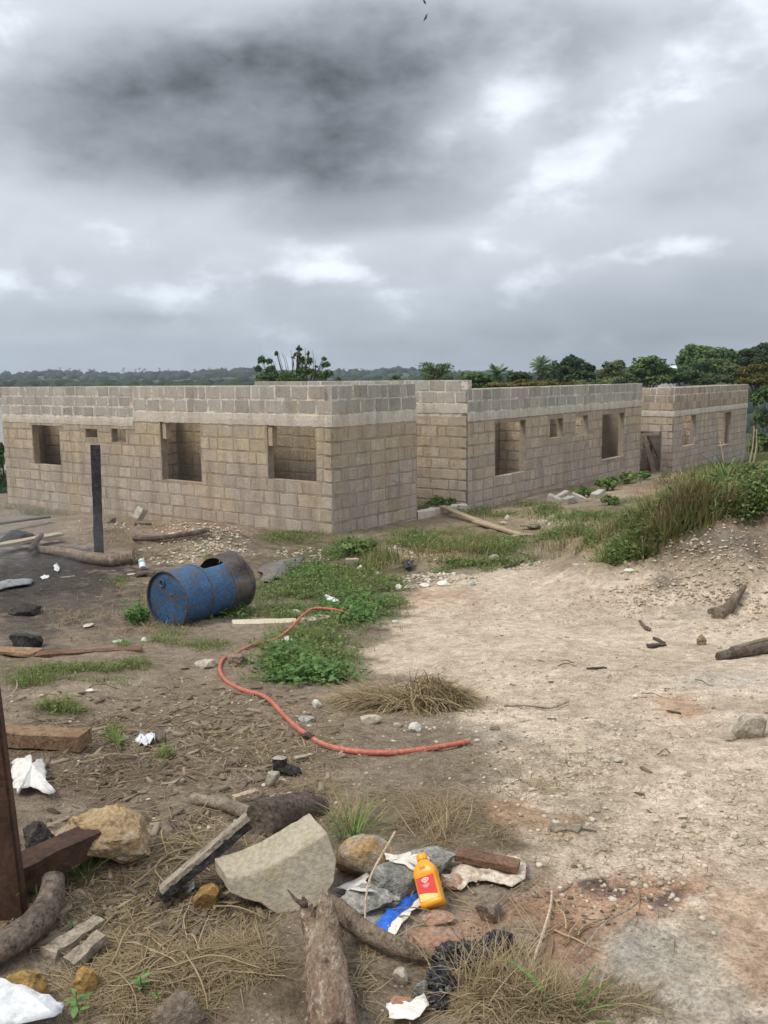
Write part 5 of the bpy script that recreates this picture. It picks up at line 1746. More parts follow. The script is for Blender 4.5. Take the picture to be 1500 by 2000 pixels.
def steel_column():
    """rusty column whose edge cuts in at the side of the picture, nearest the camera"""
    b = G(49, 1797)
    root = empty('steel_post', (b.x - .15, b.y, b.z))
    tag(root, 'thick rusty brown steel post cut off by the edge of the picture', 'post')
    topr = at(-14, 1300, depth_of(b) - .10)
    ax = (topr - b).normalized()
    w, t = .26, .05
    wv = Vector((-1, -.10, 0)).normalized()
    dv = Vector((-.10, 1, 0)).normalized()
    Ht = 1.45
    V = []
    for (a_, c_) in ((0, 0), (w, 0), (w, t), (0, t)):
        V.append(b + wv * a_ + dv * c_ - ax * .05)
    for (a_, c_) in ((0, 0), (w, 0), (w, t), (0, t)):
        V.append(b + wv * a_ + dv * c_ + ax * Ht)
    bm = bmesh.new()
    vs = [bm.verts.new(v_ - root.location) for v_ in V]
    for q in ((0, 3, 2, 1), (4, 5, 6, 7), (0, 1, 5, 4), (1, 2, 6, 5), (2, 3, 7, 6), (3, 0, 4, 7)):
        bm.faces.new([vs[i] for i in q])
    bmesh.ops.bevel(bm, geom=list(bm.edges), offset=.008, segments=2, affect='EDGES')
    o = bm_obj('column', bm, 'rust', root)
    Vb = [b - Vector((0, 0, .02)) + wv * -.012 + dv * -.012, b + wv * (w + .02) + dv * -.012, b + wv * (w + .02) + dv * (t + .012), b + wv * -.012 + dv * (t + .012)]
    Vb = [v_ - root.location for v_ in Vb]
    Vb += [v_ + ax * .014 for v_ in Vb]
    obj('base_plate', Vb, [(0, 3, 2, 1), (4, 5, 6, 7), (0, 1, 5, 4), (1, 2, 6, 5), (2, 3, 7, 6), (3, 0, 4, 7)], 'rust_pale', root)


steel_column()
o = timber('rusty square steel bar lying against the tan boulder beside the steel post', (20, 1752), (190, 1690), .105, .085, 'rust', 'steel_bar', 'bar', 6, rag=.03, lift0=.03, lift1=.06, n=4)
timber('short rusty brown beam end lying on the dark soil above the torn white paper', (-20, 1463), (168, 1472), .13, .075, 'wood_orange', 'beam', 'beam', 7, rag=.05, lift0=.02, lift1=.02)

# ---- timbers by the fire on the scorched ground
timber('pale split plank lying level at the edge of the scorched ground', (-30, 1090), (122, 1061), .20, .05, 'wood_pale', seed=11, lift0=.12, lift1=.10, rag=.2)
timber('thin dark board raised on the rubbish heap near the grass', (-30, 1046), (95, 1021), .13, .03, 'wood_dark', seed=12, lift0=.18, lift1=.10, rag=.1)
stone('dark mound of ash and earth under the raised thin board', 28, 1052, 80, 34, 'char_soil', 13, name='ash_heap', cat='ash heap', deep=.7, rough=.2)
pole('log', 'thick pale brown log lying at the foot of the charred post', 'log', [(72, 1082, .05), (110, 1087, .07), (160, 1097, .08), (210, 1102, .09), (262, 1100, .10)], [.05, .075, .085, .095, .115], 'bark', 12, 16, .12, 14)
pole('branch', 'short burnt branch end lying on the split plank', 'branch', [(60, 1092, .12), (72, 1078, .16), (84, 1068, .17)], [.04, .05, .03], 'bark_dark', 8, 8, .2, 15)
sheet('metal_sheet', 'bent grey metal sheet lying on the scorched ground', 'metal sheet', [(-20, 1150), (20, 1137), (66, 1136), (60, 1146), (20, 1152), (-20, 1166)], 'sheet_metal', .03, .01, 4, 3, .004, .06)
stone('low charred lump among pale ash, farther of two', 48, 1186, 72, 32, 'char_soil', 17, deep=.8, rough=.16)
stone('pointed black charred stone beside the long bark slab', 45, 1250, 72, 40, 'char', 18, deep=.8, rough=.14)
timber('long orange-brown slab of bark lying on the scorched soil', (-30, 1278), (72, 1281), .16, .03, 'wood_orange', 'bark_slab', 'plank', 19, rag=.2, lift0=.02)
timber('long weathered slab of bark tapering away to a point in the weeds', (70, 1283), (272, 1276), .11, .03, 'wood_brown', 'bark_slab', 'plank', 20, rag=.3)
pole('stick', 'dark crooked stick lying across a plank before the gravel heap', 'stick', [(264, 1062, .07), (310, 1057, .10), (370, 1053, .11), (409, 1046, .11)], [.055, .04, .045, .04], 'bark_dark', 9, 12, .16, 21)
timber('short grey plank under the dark crooked stick', (282, 1056), (345, 1077), .13, .05, 'wood_grey', seed=22, rag=.05)
b_ = G(274, 1018)
tag(beam('concrete_block', b_ + Vector((-.07, 0, .05)), b_ + Vector((.05, .05, .26)), .17, .14, 'block_new', side=(1, -.5, 0), n=3, seed=2, rag=.04), 'grey concrete block tilted on its edge at the foot of the front wall', 'block')
timber('dark flat board under the tilted concrete block', (262, 1028), (296, 1027), .16, .03, 'wood_dark', seed=23)
stone('dark rough stone beside the charred post near the wall', 216, 1017, 24, 14, 'rock_brown', 24, rough=.2)
stone('pale flat stone by the end of the crooked stick', 277, 1070, 18, 6, 'rock_pale', 25, sub=2)


def can():
    g = G(279, 1112)
    root = empty('paint_can', g)
    tag(root, 'small white and teal tin lying in the dead grass before the drum', 'tin')
    ax = Vector((-.25, .6, .55)).normalized(); s = ax.cross(Vector((0, 0, 1))).normalized(); w = s.cross(ax)
    for nm, l0, l1, r, mt in (('body', 0, .085, .047, 'plastic_white'), ('band', .085, .125, .0475, 'teal'), ('lid', .125, .145, .043, 'plastic_white')):
        V, Fc = tube_vf([ax * l0, ax * (l0 + .003), ax * (l1 - .003), ax * l1], [r * .96, r, r, r * .96], 16)
        o = obj(nm, [v_ + Vector((0, 0, .03)) for v_ in V], Fc, mt, root, smooth=True)
        o.data.set_sharp_from_angle(angle=R(40))


rough_mat('teal', (0.22, 0.42, 0.42), (0.28, 0.48, 0.46), None, 6, 0.5, 0.1, 0.003)
can()
stone('short white stick-like scrap lying by the tin', 257, 1120, 20, 4, 'rock_white', 26, name='scrap', cat='scrap', sub=2, deep=.3)
pole('stick', 'burnt black stick end lying behind the drum lid', 'stick', [(266, 1127, .03), (285, 1124, .04), (302, 1125, .03)], [.03, .045, .04], 'bark_dark', 8, 8, .2, 27)
sheet('plastic_scrap', 'white plastic scrap on the scorched soil below the log', 'plastic', [(78, 1126), (86, 1121), (97, 1123), (92, 1128), (82, 1130)], 'plastic_white', .01, .03, 3, 5)
sheet('plastic_scrap', 'small white star-shaped scrap near the end of the log', 'plastic', [(104, 1108), (110, 1102), (117, 1109), (112, 1116)], 'plastic_white', .01, .04, 3, 6)
timber('thin pale stick on the scorched soil right of the white scraps', (118, 1124), (146, 1124), .02, .012, 'wood_pale', 'stick', 'stick', 28)
sheet('plastic_scrap', 'flat pale scrap on bare soil in front of the drum', 'plastic', [(160, 1228), (172, 1223), (185, 1226), (178, 1231), (166, 1232)], 'card_pale', .008, .02, 3, 7)
stone('flat cream stone on the soil below the drum lid', 229, 1254, 24, 8, 'rock_white', 29, sub=2)
stone('white chip of stone beside the small green patch on dark soil', 174, 1349, 18, 7, 'rock_white', 30, sub=2)
sheet('tarpaulin', 'grey rubber sheet spread flat behind the drum', 'sheet', [(508, 1110), (545, 1097), (596, 1090), (590, 1104), (560, 1122), (530, 1142), (508, 1140)], 'tarp_grey', .02, .012, 5, 8, .004, .03, freq=5)
sheet('metal_scrap', 'pale scrap of metal lying inside the cut drum', 'scrap', [(400, 1113), (410, 1107), (418, 1109), (412, 1117)], 'card_pale', .06, .03, 3, 9, base=lambda u, v: at(u, v, depth_of(G(400, 1190)) + .35))

# ---- slabs and stones around the hose
timber('long pale concrete slab lying under the hose in the weeds', (457, 1228), (578, 1222), .17, .045, 'concrete_chunk', 'slab', 'slab', 31, rag=.08)
timber('short pale slab end under the high bend of the hose', (596, 1222), (639, 1212), .16, .045, 'concrete_chunk', 'slab', 'slab', 32, rag=.06, lift0=.01, lift1=.01)
stone('white plastic-looking smooth stone in the weeds above the pale slab', 577, 1195, 22, 17, 'rock_white', 33, rough=.05, cuts=3)
stone('rough white stone touching the red hose', 560, 1248, 28, 18, 'rock_white', 34, rough=.18)
stone('smaller white stone under the hose', 541, 1254, 16, 14, 'rock_white', 35, rough=.15)
stone('dark rough stone lying over the hose', 464, 1287, 48, 28, 'rock_brown', 36, rough=.22, freq=3)
stone('broad pale buried stone left of the dark stone on the hose', 402, 1292, 54, 24, 'rock_pale', 37, rough=.12, sink=.35)
stone('small pale stone beside the watery weeds left of the hose', 282, 1249, 16, 12, 'rock_white', 38, sub=2)
sheet('plastic_scrap', 'white torn plastic scrap in the green weeds above the hose end', 'plastic', [(632, 1168), (640, 1166), (662, 1176), (660, 1181), (640, 1176)], 'plastic_white', .05, .04, 3, 11)
stone('pale stone on the sand by the end of the green patch', 773, 1213, 16, 9, 'rock_white', 39, sub=2)
b_ = G(688, 1109)
tag(beam('brick', b_ + Vector((-.09, 0, .06)), b_ + Vector((.09, .02, .06)), .10, .08, 'block_tan', n=3, seed=12, rag=.05), 'single tan brick among white stones in the weeds', 'brick')
for i, (u, v, w, h, lb) in enumerate([(703, 1112, 13, 14, 'upright white stone right of the tan brick'), (737, 1122, 14, 9, 'white stone at the edge of the tall weeds'), (711, 1126, 9, 9, 'small white stone below the tan brick'),
                                      (868, 1138, 30, 14, 'largest white stone in the row along the far edge of the sand'), (920, 1136, 20, 12, 'white stone farthest along the row at the edge of the sand'), (778, 1140, 18, 24, 'white stone heap at the near end of the stone row'), (800, 1142, 30, 12, 'flat white stone in the row at the edge of the sand'), (830, 1140, 24, 10, 'middle white stone in the row at the edge of the sand')]):
    stone(lb, u, v, w, h, 'rock_white', 50 + i, sub=2 if w < 20 else 3, rough=.16, group=None) if False else stone(lb, u, v, w, h, 'rock_white', 50 + i, sub=2 if w < 20 else 3, rough=.16)
sheet('bag', 'black plastic scrap in the weeds behind the row of white stones', 'bag', [(783, 1110), (795, 1104), (810, 1106), (806, 1116), (790, 1120)], 'bag_black', .05, .06, 3, 12)
stone('rounded grey stone in the grass before the middle house', 966, 1087, 22, 16, 'rock_pale', 60, rough=.06, cuts=4)
pole('stick', 'crooked dark stick lying near the rounded grey stone', 'stick', [(985, 1110, .02), (1000, 1105, .03), (1022, 1097, .04)], .018, 'bark_dark', 6, 8, .2, 61)
# planks from the footing down to the ground
pA = CBp.xy.to_3d() + d_ * (Lf * .52) + Vector((0, 0, .10))
pB = G(1024, 1048, .03)
nn = Vector((d_.y, -d_.x, 0))
tag(beam('plank', pA - nn * .05, pA.lerp(pB, .74) + Vector((.05, 0, -.04)), .15, .035, 'wood_pale', n=10, seed=33, rag=.06, bend=-.02), 'long pale plank sloping down from the porch footing', 'plank')
tag(beam('plank', pA.lerp(pB, .5) + Vector((-.12, -.18, 0.0)), pB, .14, .03, 'wood_pale', n=8, seed=34, rag=.06), 'second pale plank lying end over end with the long one', 'plank')
timber('pale board end lying flat past the tip of the planks', (1000, 1049), (1040, 1043), .14, .03, 'wood_pale', seed=35)
timber('short grey board beside a dark hollow before the middle house', (1018, 1034), (1048, 1036), .10, .03, 'wood_grey', seed=36, lift0=.05, lift1=.05)
stone('dark hollowed clod behind the short grey board', 1046, 1029, 34, 12, 'rock_brown', 62, rough=.2)
stone('bright white stone in the weeds at the foot of the middle house', 990, 1008, 15, 17, 'rock_white', 63, rough=.1)
timber('pale scrap of board at the foot of the side wall', (814, 1011), (832, 1006), .08, .03, 'wood_pale', seed=37, lift0=.03, lift1=.05)
for i, (u, v, lb) in enumerate([(1083, 981, 'broken block lying flat among rubble before the middle house'), (1097, 974, 'broken block standing among rubble before the middle house'), (1130, 980, 'pale broken block at the near end of the rubble strip'), (1168, 972, 'broken block at the far end of the rubble strip'), (1110, 984, 'small broken block in front of the rubble strip')]):
    b_ = G(u, v)
    r_ = random.Random(i)
    a_ = r_.uniform(0, 3)
    dv = Vector((math.cos(a_) * .15, math.sin(a_) * .15, r_.uniform(0, .06)))
    tag(beam('concrete_block', b_ - dv + Vector((0, 0, .07)), b_ + dv + Vector((0, 0, .09)), .17, .13, 'block_new', n=3, seed=70 + i, rag=.08), lb, 'block')
for i, (u, v, w, h, lb) in enumerate([(982, 1022, 18, 10, 'tan lump behind the tip of the planks'), (1072, 1025, 8, 8, 'small white stone near the dark hollow'), (1173, 1002, 8, 7, 'small white stone on the bare path behind the grass'), (1330, 938, 9, 7, 'small pale stone in the dry grass by the farthest house'),
                                      (1125, 1099, 14, 9, 'white stone at the near edge of the bank grass'), (1145, 1100, 10, 7, 'small white stone beside another at the bank edge'), (1230, 1112, 26, 9, 'pale rubble at the foot of the green bank')]):
    stone(lb, u, v, w, h, 'rock_white' if i else 'rock_pale', 80 + i, sub=2)

# ---- weeds that stand on their own
def bush_low(label, u, v, wpx, hpx, mat='weed_green', n=500, lf=.05, seed=0, name='weed_clump'):
    g = G(u, v); k = ppm(g)
    w, h = wpx * k / 2, hpx * k
    root = empty(name, g)
    tag(root, label, 'weed')
    r_ = random.Random(seed)
    V, Fc = [], []
    for q in range(9):
        a = r_.uniform(0, 6.28)
        tip = Vector((math.cos(a) * w * .7, math.sin(a) * w * .5, h * r_.uniform(.5, .95)))
        v2, f2 = tube_vf(smooth_path([(0, 0, -.03), tip * .5 + Vector((0, 0, h * .15)), tip], 5), [.006, .006, .005, .004, .002], 4, 0, False)
        b = len(V); V += v2; Fc += [tuple(b + i for i in f_) for f_ in f2]
    obj('stem', V, Fc, 'weed_stem', root)
    Vc, Qc, tt = crown_mesh([((0, 0, h * .42), (w, w * .9, h * .50))], int(n * .72), lf, seed=seed, clumps=20, clump_r=.42, shell=.5)
    Vc[:, 2] = np.maximum(Vc[:, 2], .01)
    np_obj('leaves', Vc, Qc, mat, tone=tt, parent=root)


rough_mat('weed_stem', (0.09, 0.12, 0.04), (0.14, 0.15, 0.06), None, 6)
for i, a in enumerate([('dark green weed clump inside the porch recess against its wall', 828, 972, 34, 30, 'weed_green', 500, .045), ('broad weed clump in the porch recess above the footing', 872, 990, 66, 28, 'weed_green', 900, .045),
                       ('round weed clump against the middle house left of the rubble', 1140, 970, 30, 24, 'weed_green', 450, .05), ('tall weed clump against the middle house between two others', 1186, 957, 44, 30, 'weed_green', 700, .055),
                       ('weed clump at the far corner of the middle house', 1226, 946, 40, 26, 'weed_green', 600, .055), ('pale weed clump in front of the boarded doorway', 1258, 937, 34, 20, 'weed_bright', 380, .05), ('small weed clump at the corner of the farthest house', 1300, 938, 24, 14, 'weed_green', 260, .05),
                       ('weed clump growing alone on the bare path', 1190, 987, 36, 22, 'weed_green', 500, .05), ('leafy weed in front of the drum lid', 329, 1216, 26, 30, 'weed_bright', 140, .035), ('leafy weed clump on the near side of the drum lid', 268, 1224, 44, 36, 'weed_bright', 380, .035), ('broad leaved plant by the end of the red hose', 692, 1196, 60, 30, 'weed_bright', 260, .055),
                       ('bright leafy clump in front of the dark stone on the hose', 555, 1318, 64, 24, 'weed_bright', 260, .042), ('dark creeping clump beside the drum', 452, 1196, 60, 30, 'weed_green', 520, .04), ('round weed clump beside the tan brick', 700, 1085, 80, 40, 'weed_green', 900, .04), ('tall leafy scrub on the bank beside the maize-like plant', 1385, 955, 50, 40, 'weed_green', 700, .055), ('tallest leafy scrub at the top of the bank', 1478, 948, 70, 66, 'leaf_light', 1300, .055)]):
    bush_low(*a, seed=200 + i)


def tufts(label, u, v, n, l0, l1, w, mat, spread, seed, name='grass_tuft', elev=(.7, 1.45), curl=(-.4, -.1)):
    g = G(u, v)
    r_ = np.random.default_rng(seed)
    a = r_.uniform(0, 6.28, n); r = spread * np.sqrt(r_.uniform(0, 1, n))
    P = np.stack([r * np.cos(a), r * np.sin(a), np.full(n, -.01)], 1)
    V, Q, k = ribbons(P, a + r_.normal(0, .5, n), r_.uniform(l0, l1, n), np.full(n, w) * r_.uniform(.7, 1.2, n), r_.uniform(*elev, n), r_.uniform(*curl, n), 5)
    V = V + np.array(g)
    o = np_obj(name, V, Q, mat, tone=np.repeat(r_.uniform(.1, 1, n), k), loc=tuple(g))
    return tag(o, label, 'grass tuft')


tufts('green grass tuft with bent blades beside the tilted concrete lump', 690, 1645, 60, .12, .24, .006, 'grass_bright', .05, 1)
tufts('thin green grass tuft beside the rusty bar', 165, 1712, 26, .10, .20, .005, 'grass_bright', .03, 2)
tufts('few green blades at the foot of the steel post', 62, 1768, 14, .12, .24, .006, 'grass_bright', .04, 3)
tufts('broad green blades in the dry grass at the bottom edge', 1110, 1995, 9, .12, .22, .020, 'grass_bright', .04, 4, elev=(.4, 1.3))
tufts('green maize-like plant with long drooping leaves before the farthest house', 1418, 940, 34, .5, 1.0, .045, 'grass_bright', .14, 5, 'maize_plant', (1.0, 1.5), (-.35, -.12))
tufts('dark drooping stalks beside the maize-like plant', 1390, 935, 40, .3, .7, .03, 'grass_green', .25, 6, 'tall_weed', (.9, 1.5))
tufts('dead brown grass heap by the corner of the farthest house', 1330, 942, 260, .25, .55, .016, 'grass_dry', .55, 7, 'dry_grass_clump', (.1, 1.1))
for i, (u0, v0, u1, v1) in enumerate(((1461, 905, 1473, 832), (1460, 885, 1459, 845), (1470, 900, 1478, 838), (1412, 920, 1406, 862))):
    p0 = G(u0, v0 + 12); k = depth_of(p0); p1 = at(u1, v1, k)
    V, Fc = tube_vf(smooth_path([p0, p0.lerp(p1, .5) + Vector((.05, 0, 0)), p1], 7), [.03, .028, .026, .022, .02, .016, .01] if i < 3 else [.012] * 7, 6, .1)
    tag(obj('dry_stalk', V, Fc, 'wood_pale', None, p0, smooth=True), ['thickest pale dry stalk at the end of the farthest house', 'short pale stalk touching the end of the farthest house', 'pale dry stalk farther out from the end of the farthest house', 'thin bent seed stalk above the maize-like plant'][i], 'stalk')


def seedling(label, u, v, hpx, seed, nl=7):
    g = G(u, v); k = ppm(g)
    h = hpx * k
    root = empty('seedling', g); tag(root, label, 'seedling')
    V, Fc = tube_vf([(0, 0, -.02), (.004, 0, h * .5), (0, .004, h)], [.003, .0025, .0015], 5)
    obj('stem', V, Fc, 'weed_stem', root)
    rr = random.Random(seed)
    for q in range(nl):
        a = q * 2.4 + rr.uniform(-.3, .3); z = h * (.35 + .65 * q / nl); L_ = h * rr.uniform(.40, .62); e = rr.uniform(.1, .7)
        d = Vector((math.cos(a) * math.cos(e), math.sin(a) * math.cos(e), math.sin(e))); s = Vector((-math.sin(a), math.cos(a), 0))
        V = [Vector((0, 0, z))]
        Fc = []
        for i, (f_, w_) in enumerate(((.3, .16), (.6, .20), (.85, .12))):
            c_ = Vector((0, 0, z)) + d * L_ * f_ - Vector((0, 0, .18 * L_ * f_ * f_))
            V += [c_ - s * L_ * w_, c_ - Vector((0, 0, .02 * L_)), c_ + s * L_ * w_]
        V.append(Vector((0, 0, z)) + d * L_ - Vector((0, 0, .22 * L_)))
        Fc = [(0, 1, 2), (0, 2, 3), (1, 4, 5, 2), (2, 5, 6, 3), (4, 7, 8, 5), (5, 8, 9, 6), (7, 10, 8), (8, 10, 9)]
        obj('leaf', V, Fc, 'seedling_leaf', root, smooth=True)


rough_mat('seedling_leaf', (0.10, 0.20, 0.055), (0.14, 0.25, 0.075), None, 8, 0.6, 0.2, 0.004, var=.2, grit=.1)
seedling('green seedling with two long upper leaves near the white sheet', 150, 1985, 60, 1)
seedling('bushy green seedling in the dry straw beside the brown stone', 275, 1945, 42, 2, 9)
seedling('tiny green seedling left of the taller one by the white sheet', 108, 1975, 24, 3, 5)
seedling('tiny seedling just right of the bushy one', 306, 1962, 26, 4, 5)
seedling('small green seedling on the soil by the steel bar', 140, 1818, 22, 5, 5)

# ---- foreground rocks, timbers and litter
stone('large tan boulder behind the rusty steel bar', 208, 1634, 236, 122, 'rock_tan', 101, name='boulder', cat='boulder', deep=.62, sub=5, rough=.12, cuts=12, rz=.08, sink=.12)
stone('black charred rock between the steel post and the tan boulder', 78, 1648, 84, 104, 'char_soil', 102, deep=.8, sub=4, rough=.16, freq=3)
pole('log', 'curved dark grey log with its end turned up below the steel post', 'log', [(-40, 1905, .05), (20, 1880, .06), (66, 1846, .06), (100, 1806, .07), (108, 1772, .10)], [.044, .044, .045, .045, .036], 'bark_dark', 14, 18, .07, 103)
timber('grey weathered splinter of wood beside the curved log', (88, 1876), (188, 1808), .055, .025, 'wood_grey', 'wood_splinter', 'wood', 104, rag=.3)
timber('shorter wood splinter with a charred tip above the orange stone', (140, 1885), (206, 1848), .045, .03, 'wood_grey', 'wood_splinter', 'wood', 105, rag=.25, lift0=.01, lift1=.02)
stone('rounded orange stone beside the white sheet', 42, 1928, 96, 86, 'rock_orange', 106, deep=.8, sub=4, rough=.09, cuts=5)
stone('narrow upright orange stone under the charred splinter', 165, 1910, 58, 70, 'rock_orange', 107, deep=.7, sub=3, rough=.13, rz=.5)
stone('dark brown flat stone in the straw at the bottom edge', 347, 1972, 124, 84, 'rock_brown', 108, deep=.8, sub=4, rough=.09)
sheet('plastic_sheet', 'crumpled white sheet in the bottom corner', 'sheet', [(-30, 1935), (6, 1950), (16, 1962), (70, 1968), (130, 1990), (110, 2020), (-30, 2040)], 'plastic_white', .05, .03, 6, 13, .002, .04, freq=10)
stone('small tan rock propping up the charred plank', 405, 1752, 64, 62, 'rock_orange', 109, deep=.8, rough=.06, cuts=9, sub=3, cut_d=(.5, .75))
p0 = G(318, 1762, .035); p1 = G(482, 1722, .19)
pm = (p0 + p1) / 2
bp = empty('plank', (pm.x, pm.y, p0.z - .03))
tag(bp, 'half burnt plank resting on the tan rock and the concrete lump', 'plank')
for nm_, dz_, th_, mt_, w_ in (('board', .016, .016, 'wood_grey', .080), ('charred_underside', -.008, .030, 'char', .086)):
    o = beam(nm_, p0 - bp.location + Vector((0, 0, dz_)), p1 - bp.location + Vector((0, 0, dz_)), w_, th_, mt_, bp, n=14, seed=41, rag=.16, side=(.35, 1, .15))
fb = G(560, 1790, 0.0)
hunk('concrete_lump', 'large tilted lump of broken concrete with a flat pale top', 'concrete lump', [(443, 1713), (470, 1712), (493, 1706), (544, 1684), (640, 1626), (657, 1680), (654, 1722), (622, 1768), (590, 1793), (540, 1786), (510, 1765), (478, 1757), (450, 1745)],
     fb, (.06, -.93, .33), (-.070, .120, .010), 'concrete_chunk', 3, .0028)
pole('log', 'dark round log end lying behind the concrete lump', 'log', [(508, 1636, .055), (540, 1622, .05), (585, 1600, .03), (625, 1586, .0)], [.078, .075, .07, .06], 'bark_dark', 16, 12, .06, 110)
pole('log', 'pale thin log on the soil left of the dark log end', 'log', [(378, 1572, .02), (410, 1582, .025), (448, 1592, .025), (488, 1602, .02)], [.022, .026, .03, .03], 'wood_grey', 10, 10, .12, 111)
timber('pale flat splinter lying above the thin log', (455, 1577), (505, 1561), .03, .012, 'wood_pale', 'wood_splinter', 'wood', 112, rag=.3, lift0=.02, lift1=.03)
stone('brown clod between the dark log end and the concrete lump', 458, 1668, 56, 60, 'rock_brown', 113, deep=.8, rough=.2)
sheet('plastic_scrap', 'small white scrap under the charred plank', 'plastic', [(368, 1746), (380, 1736), (380, 1752), (370, 1756)], 'plastic_white', .02, .02, 3, 14)
stone('broad two-coloured rock, orange at one end, between the concrete lump and the bottle', 712, 1682, 118, 96, 'rock_twotone', 115, deep=.8, sub=4, rough=.07, cuts=8, rz=.2)
stone('low grey rock under the orange bottle', 775, 1722, 116, 84, 'rock_grey', 116, deep=.8, sub=4, rough=.10, cuts=8)
stone('grey rock behind the orange bottle with white paint splashed beside it', 850, 1694, 96, 66, 'rock_grey', 117, deep=.8, sub=4, rough=.12)
stone('pale stone between the bottle and the torn card', 880, 1728, 50, 40, 'rock_red', 118, deep=.8, rough=.10)
stone('grey square-edged stone below the torn card', 955, 1780, 82, 52, 'rock_brown', 119, deep=.6, sub=4, rough=.05, cuts=10, rz=.05, cut_d=(.5, .7))
stone('reddish lump of earth below the bottle', 850, 1842, 130, 66, 'rock_red', 120, deep=.7, sub=4, rough=.14, sink=.35)
stone('flat pinkish stone right below the bottle', 850, 1802, 84, 26, 'rock_red', 121, deep=.7, sub=3, rough=.14, sink=.3)
stone('low grey stone with ash between the concrete lump and the blue strip', 720, 1772, 120, 44, 'rock_grey', 122, deep=.8, sub=4, rough=.16, sink=.35)


def on_rock(dz_):
    return lambda u, v: G(u, v) + Vector((0, 0, dz_))


def drape(u, v, off=0.006):
    """point on whatever already stands there along the line of sight"""
    dg = bpy.context.evaluated_depsgraph_get()
    d = Vector(float(q) for q in ray(u, v)).normalized()
    ok, loc, nrm, *_ = scene.ray_cast(dg, Vector((0, 0, HC)), d)
    return (loc - d * off + nrm * .002) if ok else G(u, v)


bpy.context.view_layer.update()
sheet('lime_splash', 'splash of dried white paint on the rocks behind the bottle', 'paint splash', [(750, 1668), (775, 1672), (800, 1664), (826, 1668), (840, 1678), (834, 1700), (806, 1702), (790, 1690), (768, 1686), (754, 1682)], 'lime', .002, .004, 4, 15, .004, .004, base=drape)
sheet('paper', 'pale triangular paper scrap leaning on the grey rock', 'paper', [(655, 1741), (688, 1726), (717, 1710), (722, 1744), (736, 1750), (700, 1748)], 'paper_white', .012, .006, 4, 16, .002, base=drape)
st = sheet('paint_strip', 'strip of blue film with crusted white edges below the bottle', 'film strip', [(725, 1838), (734, 1815), (752, 1792), (785, 1768), (822, 1748), (815, 1768), (785, 1795), (765, 1818), (755, 1836)], 'strip_blue', .014, .006, 5, 17, .004, .008, base=drape)
for q, ol in enumerate(([(752, 1840), (762, 1818), (785, 1793), (815, 1766), (832, 1752), (830, 1768), (800, 1798), (778, 1822), (768, 1842)], [(722, 1846), (728, 1836), (752, 1835), (746, 1846)])):
    cr = sheet('crust', None, None, ol, 'lime', .016, .006, 4, 40 + q, .004, .004, base=drape)
    cr.location = cr.location - st.location
    cr.parent = st
sheet('card', 'torn pale card spread under the brown board', 'card', [(874, 1744), (886, 1716), (930, 1706), (965, 1692), (1005, 1690), (1028, 1712), (1026, 1735), (1000, 1748), (970, 1745), (930, 1738), (900, 1752)], 'card_pale', .012, .022, 6, 18, .003, .004)
sheet('paper', 'grubby white paper scrap at the bottom edge below the split log', 'paper', [(755, 1980), (775, 1978), (800, 1982), (828, 1968), (838, 1990), (820, 2012), (760, 2010)], 'paper_white', .02, .012, 4, 19, .002)
sheet('paper', 'torn white paper crumpled on the soil beside the steel post', 'paper', [(22, 1512), (48, 1502), (60, 1489), (63, 1506), (58, 1518), (88, 1502), (93, 1530), (86, 1545), (110, 1562), (98, 1570), (60, 1552), (34, 1572), (28, 1540)], 'paper_white', .03, .022, 6, 20, .0015, .045, freq=9)
sheet('plastic_bag', 'small clear plastic bag crumpled on the brown soil', 'bag', [(264, 1448), (274, 1438), (288, 1440), (303, 1446), (302, 1456), (285, 1463), (272, 1458)], 'plastic_clear', .012, .05, 4, 21, .001, .03)
stone('brown wood chunk beside the clear plastic bag', 316, 1438, 26, 40, 'wood_grey', 123, name='wood_chunk', cat='wood', deep=.6, rough=.2)
timber('brown board lying on the torn pale card', (893, 1704), (1012, 1723), .062, .022, 'wood_brown', 'board', 'board', 124, rag=.10, lift0=.03, lift1=.03)
pole('branch', 'grey weathered branch curving from the split log to the black bag', 'branch', [(640, 1795, .04), (668, 1824, .05), (705, 1852, .05), (760, 1878, .045), (810, 1892, .035), (848, 1890, .02)], [.036, .034, .032, .028, .025, .018], 'bark', 12, 22, .12, 125, .8)


def split_log():
    b0, b1 = G(655, 2070, .05), G(632, 1885, .07)
    root = empty('log', (b0.x, b0.y, b0.z - .05))
    tag(root, 'thick reddish log with a split two-pronged end lying in front of the concrete lump', 'log')
    P = smooth_path([b0, b0.lerp(b1, .5) + Vector((-.005, 0, .02)), b1], 24)
    V, Fc = tube_vf(P, [.066 - .012 * i / 23 for i in range(24)], 16, .15, True, 3)
    o = obj('trunk', [v_ - root.location for v_ in V], Fc, 'log_stump', root, smooth=True)
    for q, (u, v, r, w) in enumerate(((632, 1736, .034, .022), (592, 1752, .028, -.024))):
        tip = at(u, v, depth_of(b1) + .05)
        base = b1 + Vector((w, -.02, .0))
        Pp = smooth_path([base - (P[-1] - P[-4]) * .6, base, base.lerp(tip, .6), tip], 10)
        V, Fc = tube_vf(Pp, list(np.interp(np.linspace(0, 1, 10), [0, .5, .8, 1], [r * 1.2, r, r * .7, .004])), 9, .22, True, 7 + q)
        obj('prong', [v_ - root.location for v_ in V], Fc, 'log_stump', root, smooth=True)
    tip = at(562, 1738, depth_of(b1) + .04)
    base = at(598, 1768, depth_of(b1))
    V, Fc = tube_vf(smooth_path([base, base.lerp(tip, .5) + Vector((0, 0, -.01)), tip], 7), [.010, .008, .007, .006, .005, .003, .002], 6, .15)
    obj('twig', [v_ - root.location for v_ in V], Fc, 'bark_dark', root, smooth=True)


split_log()


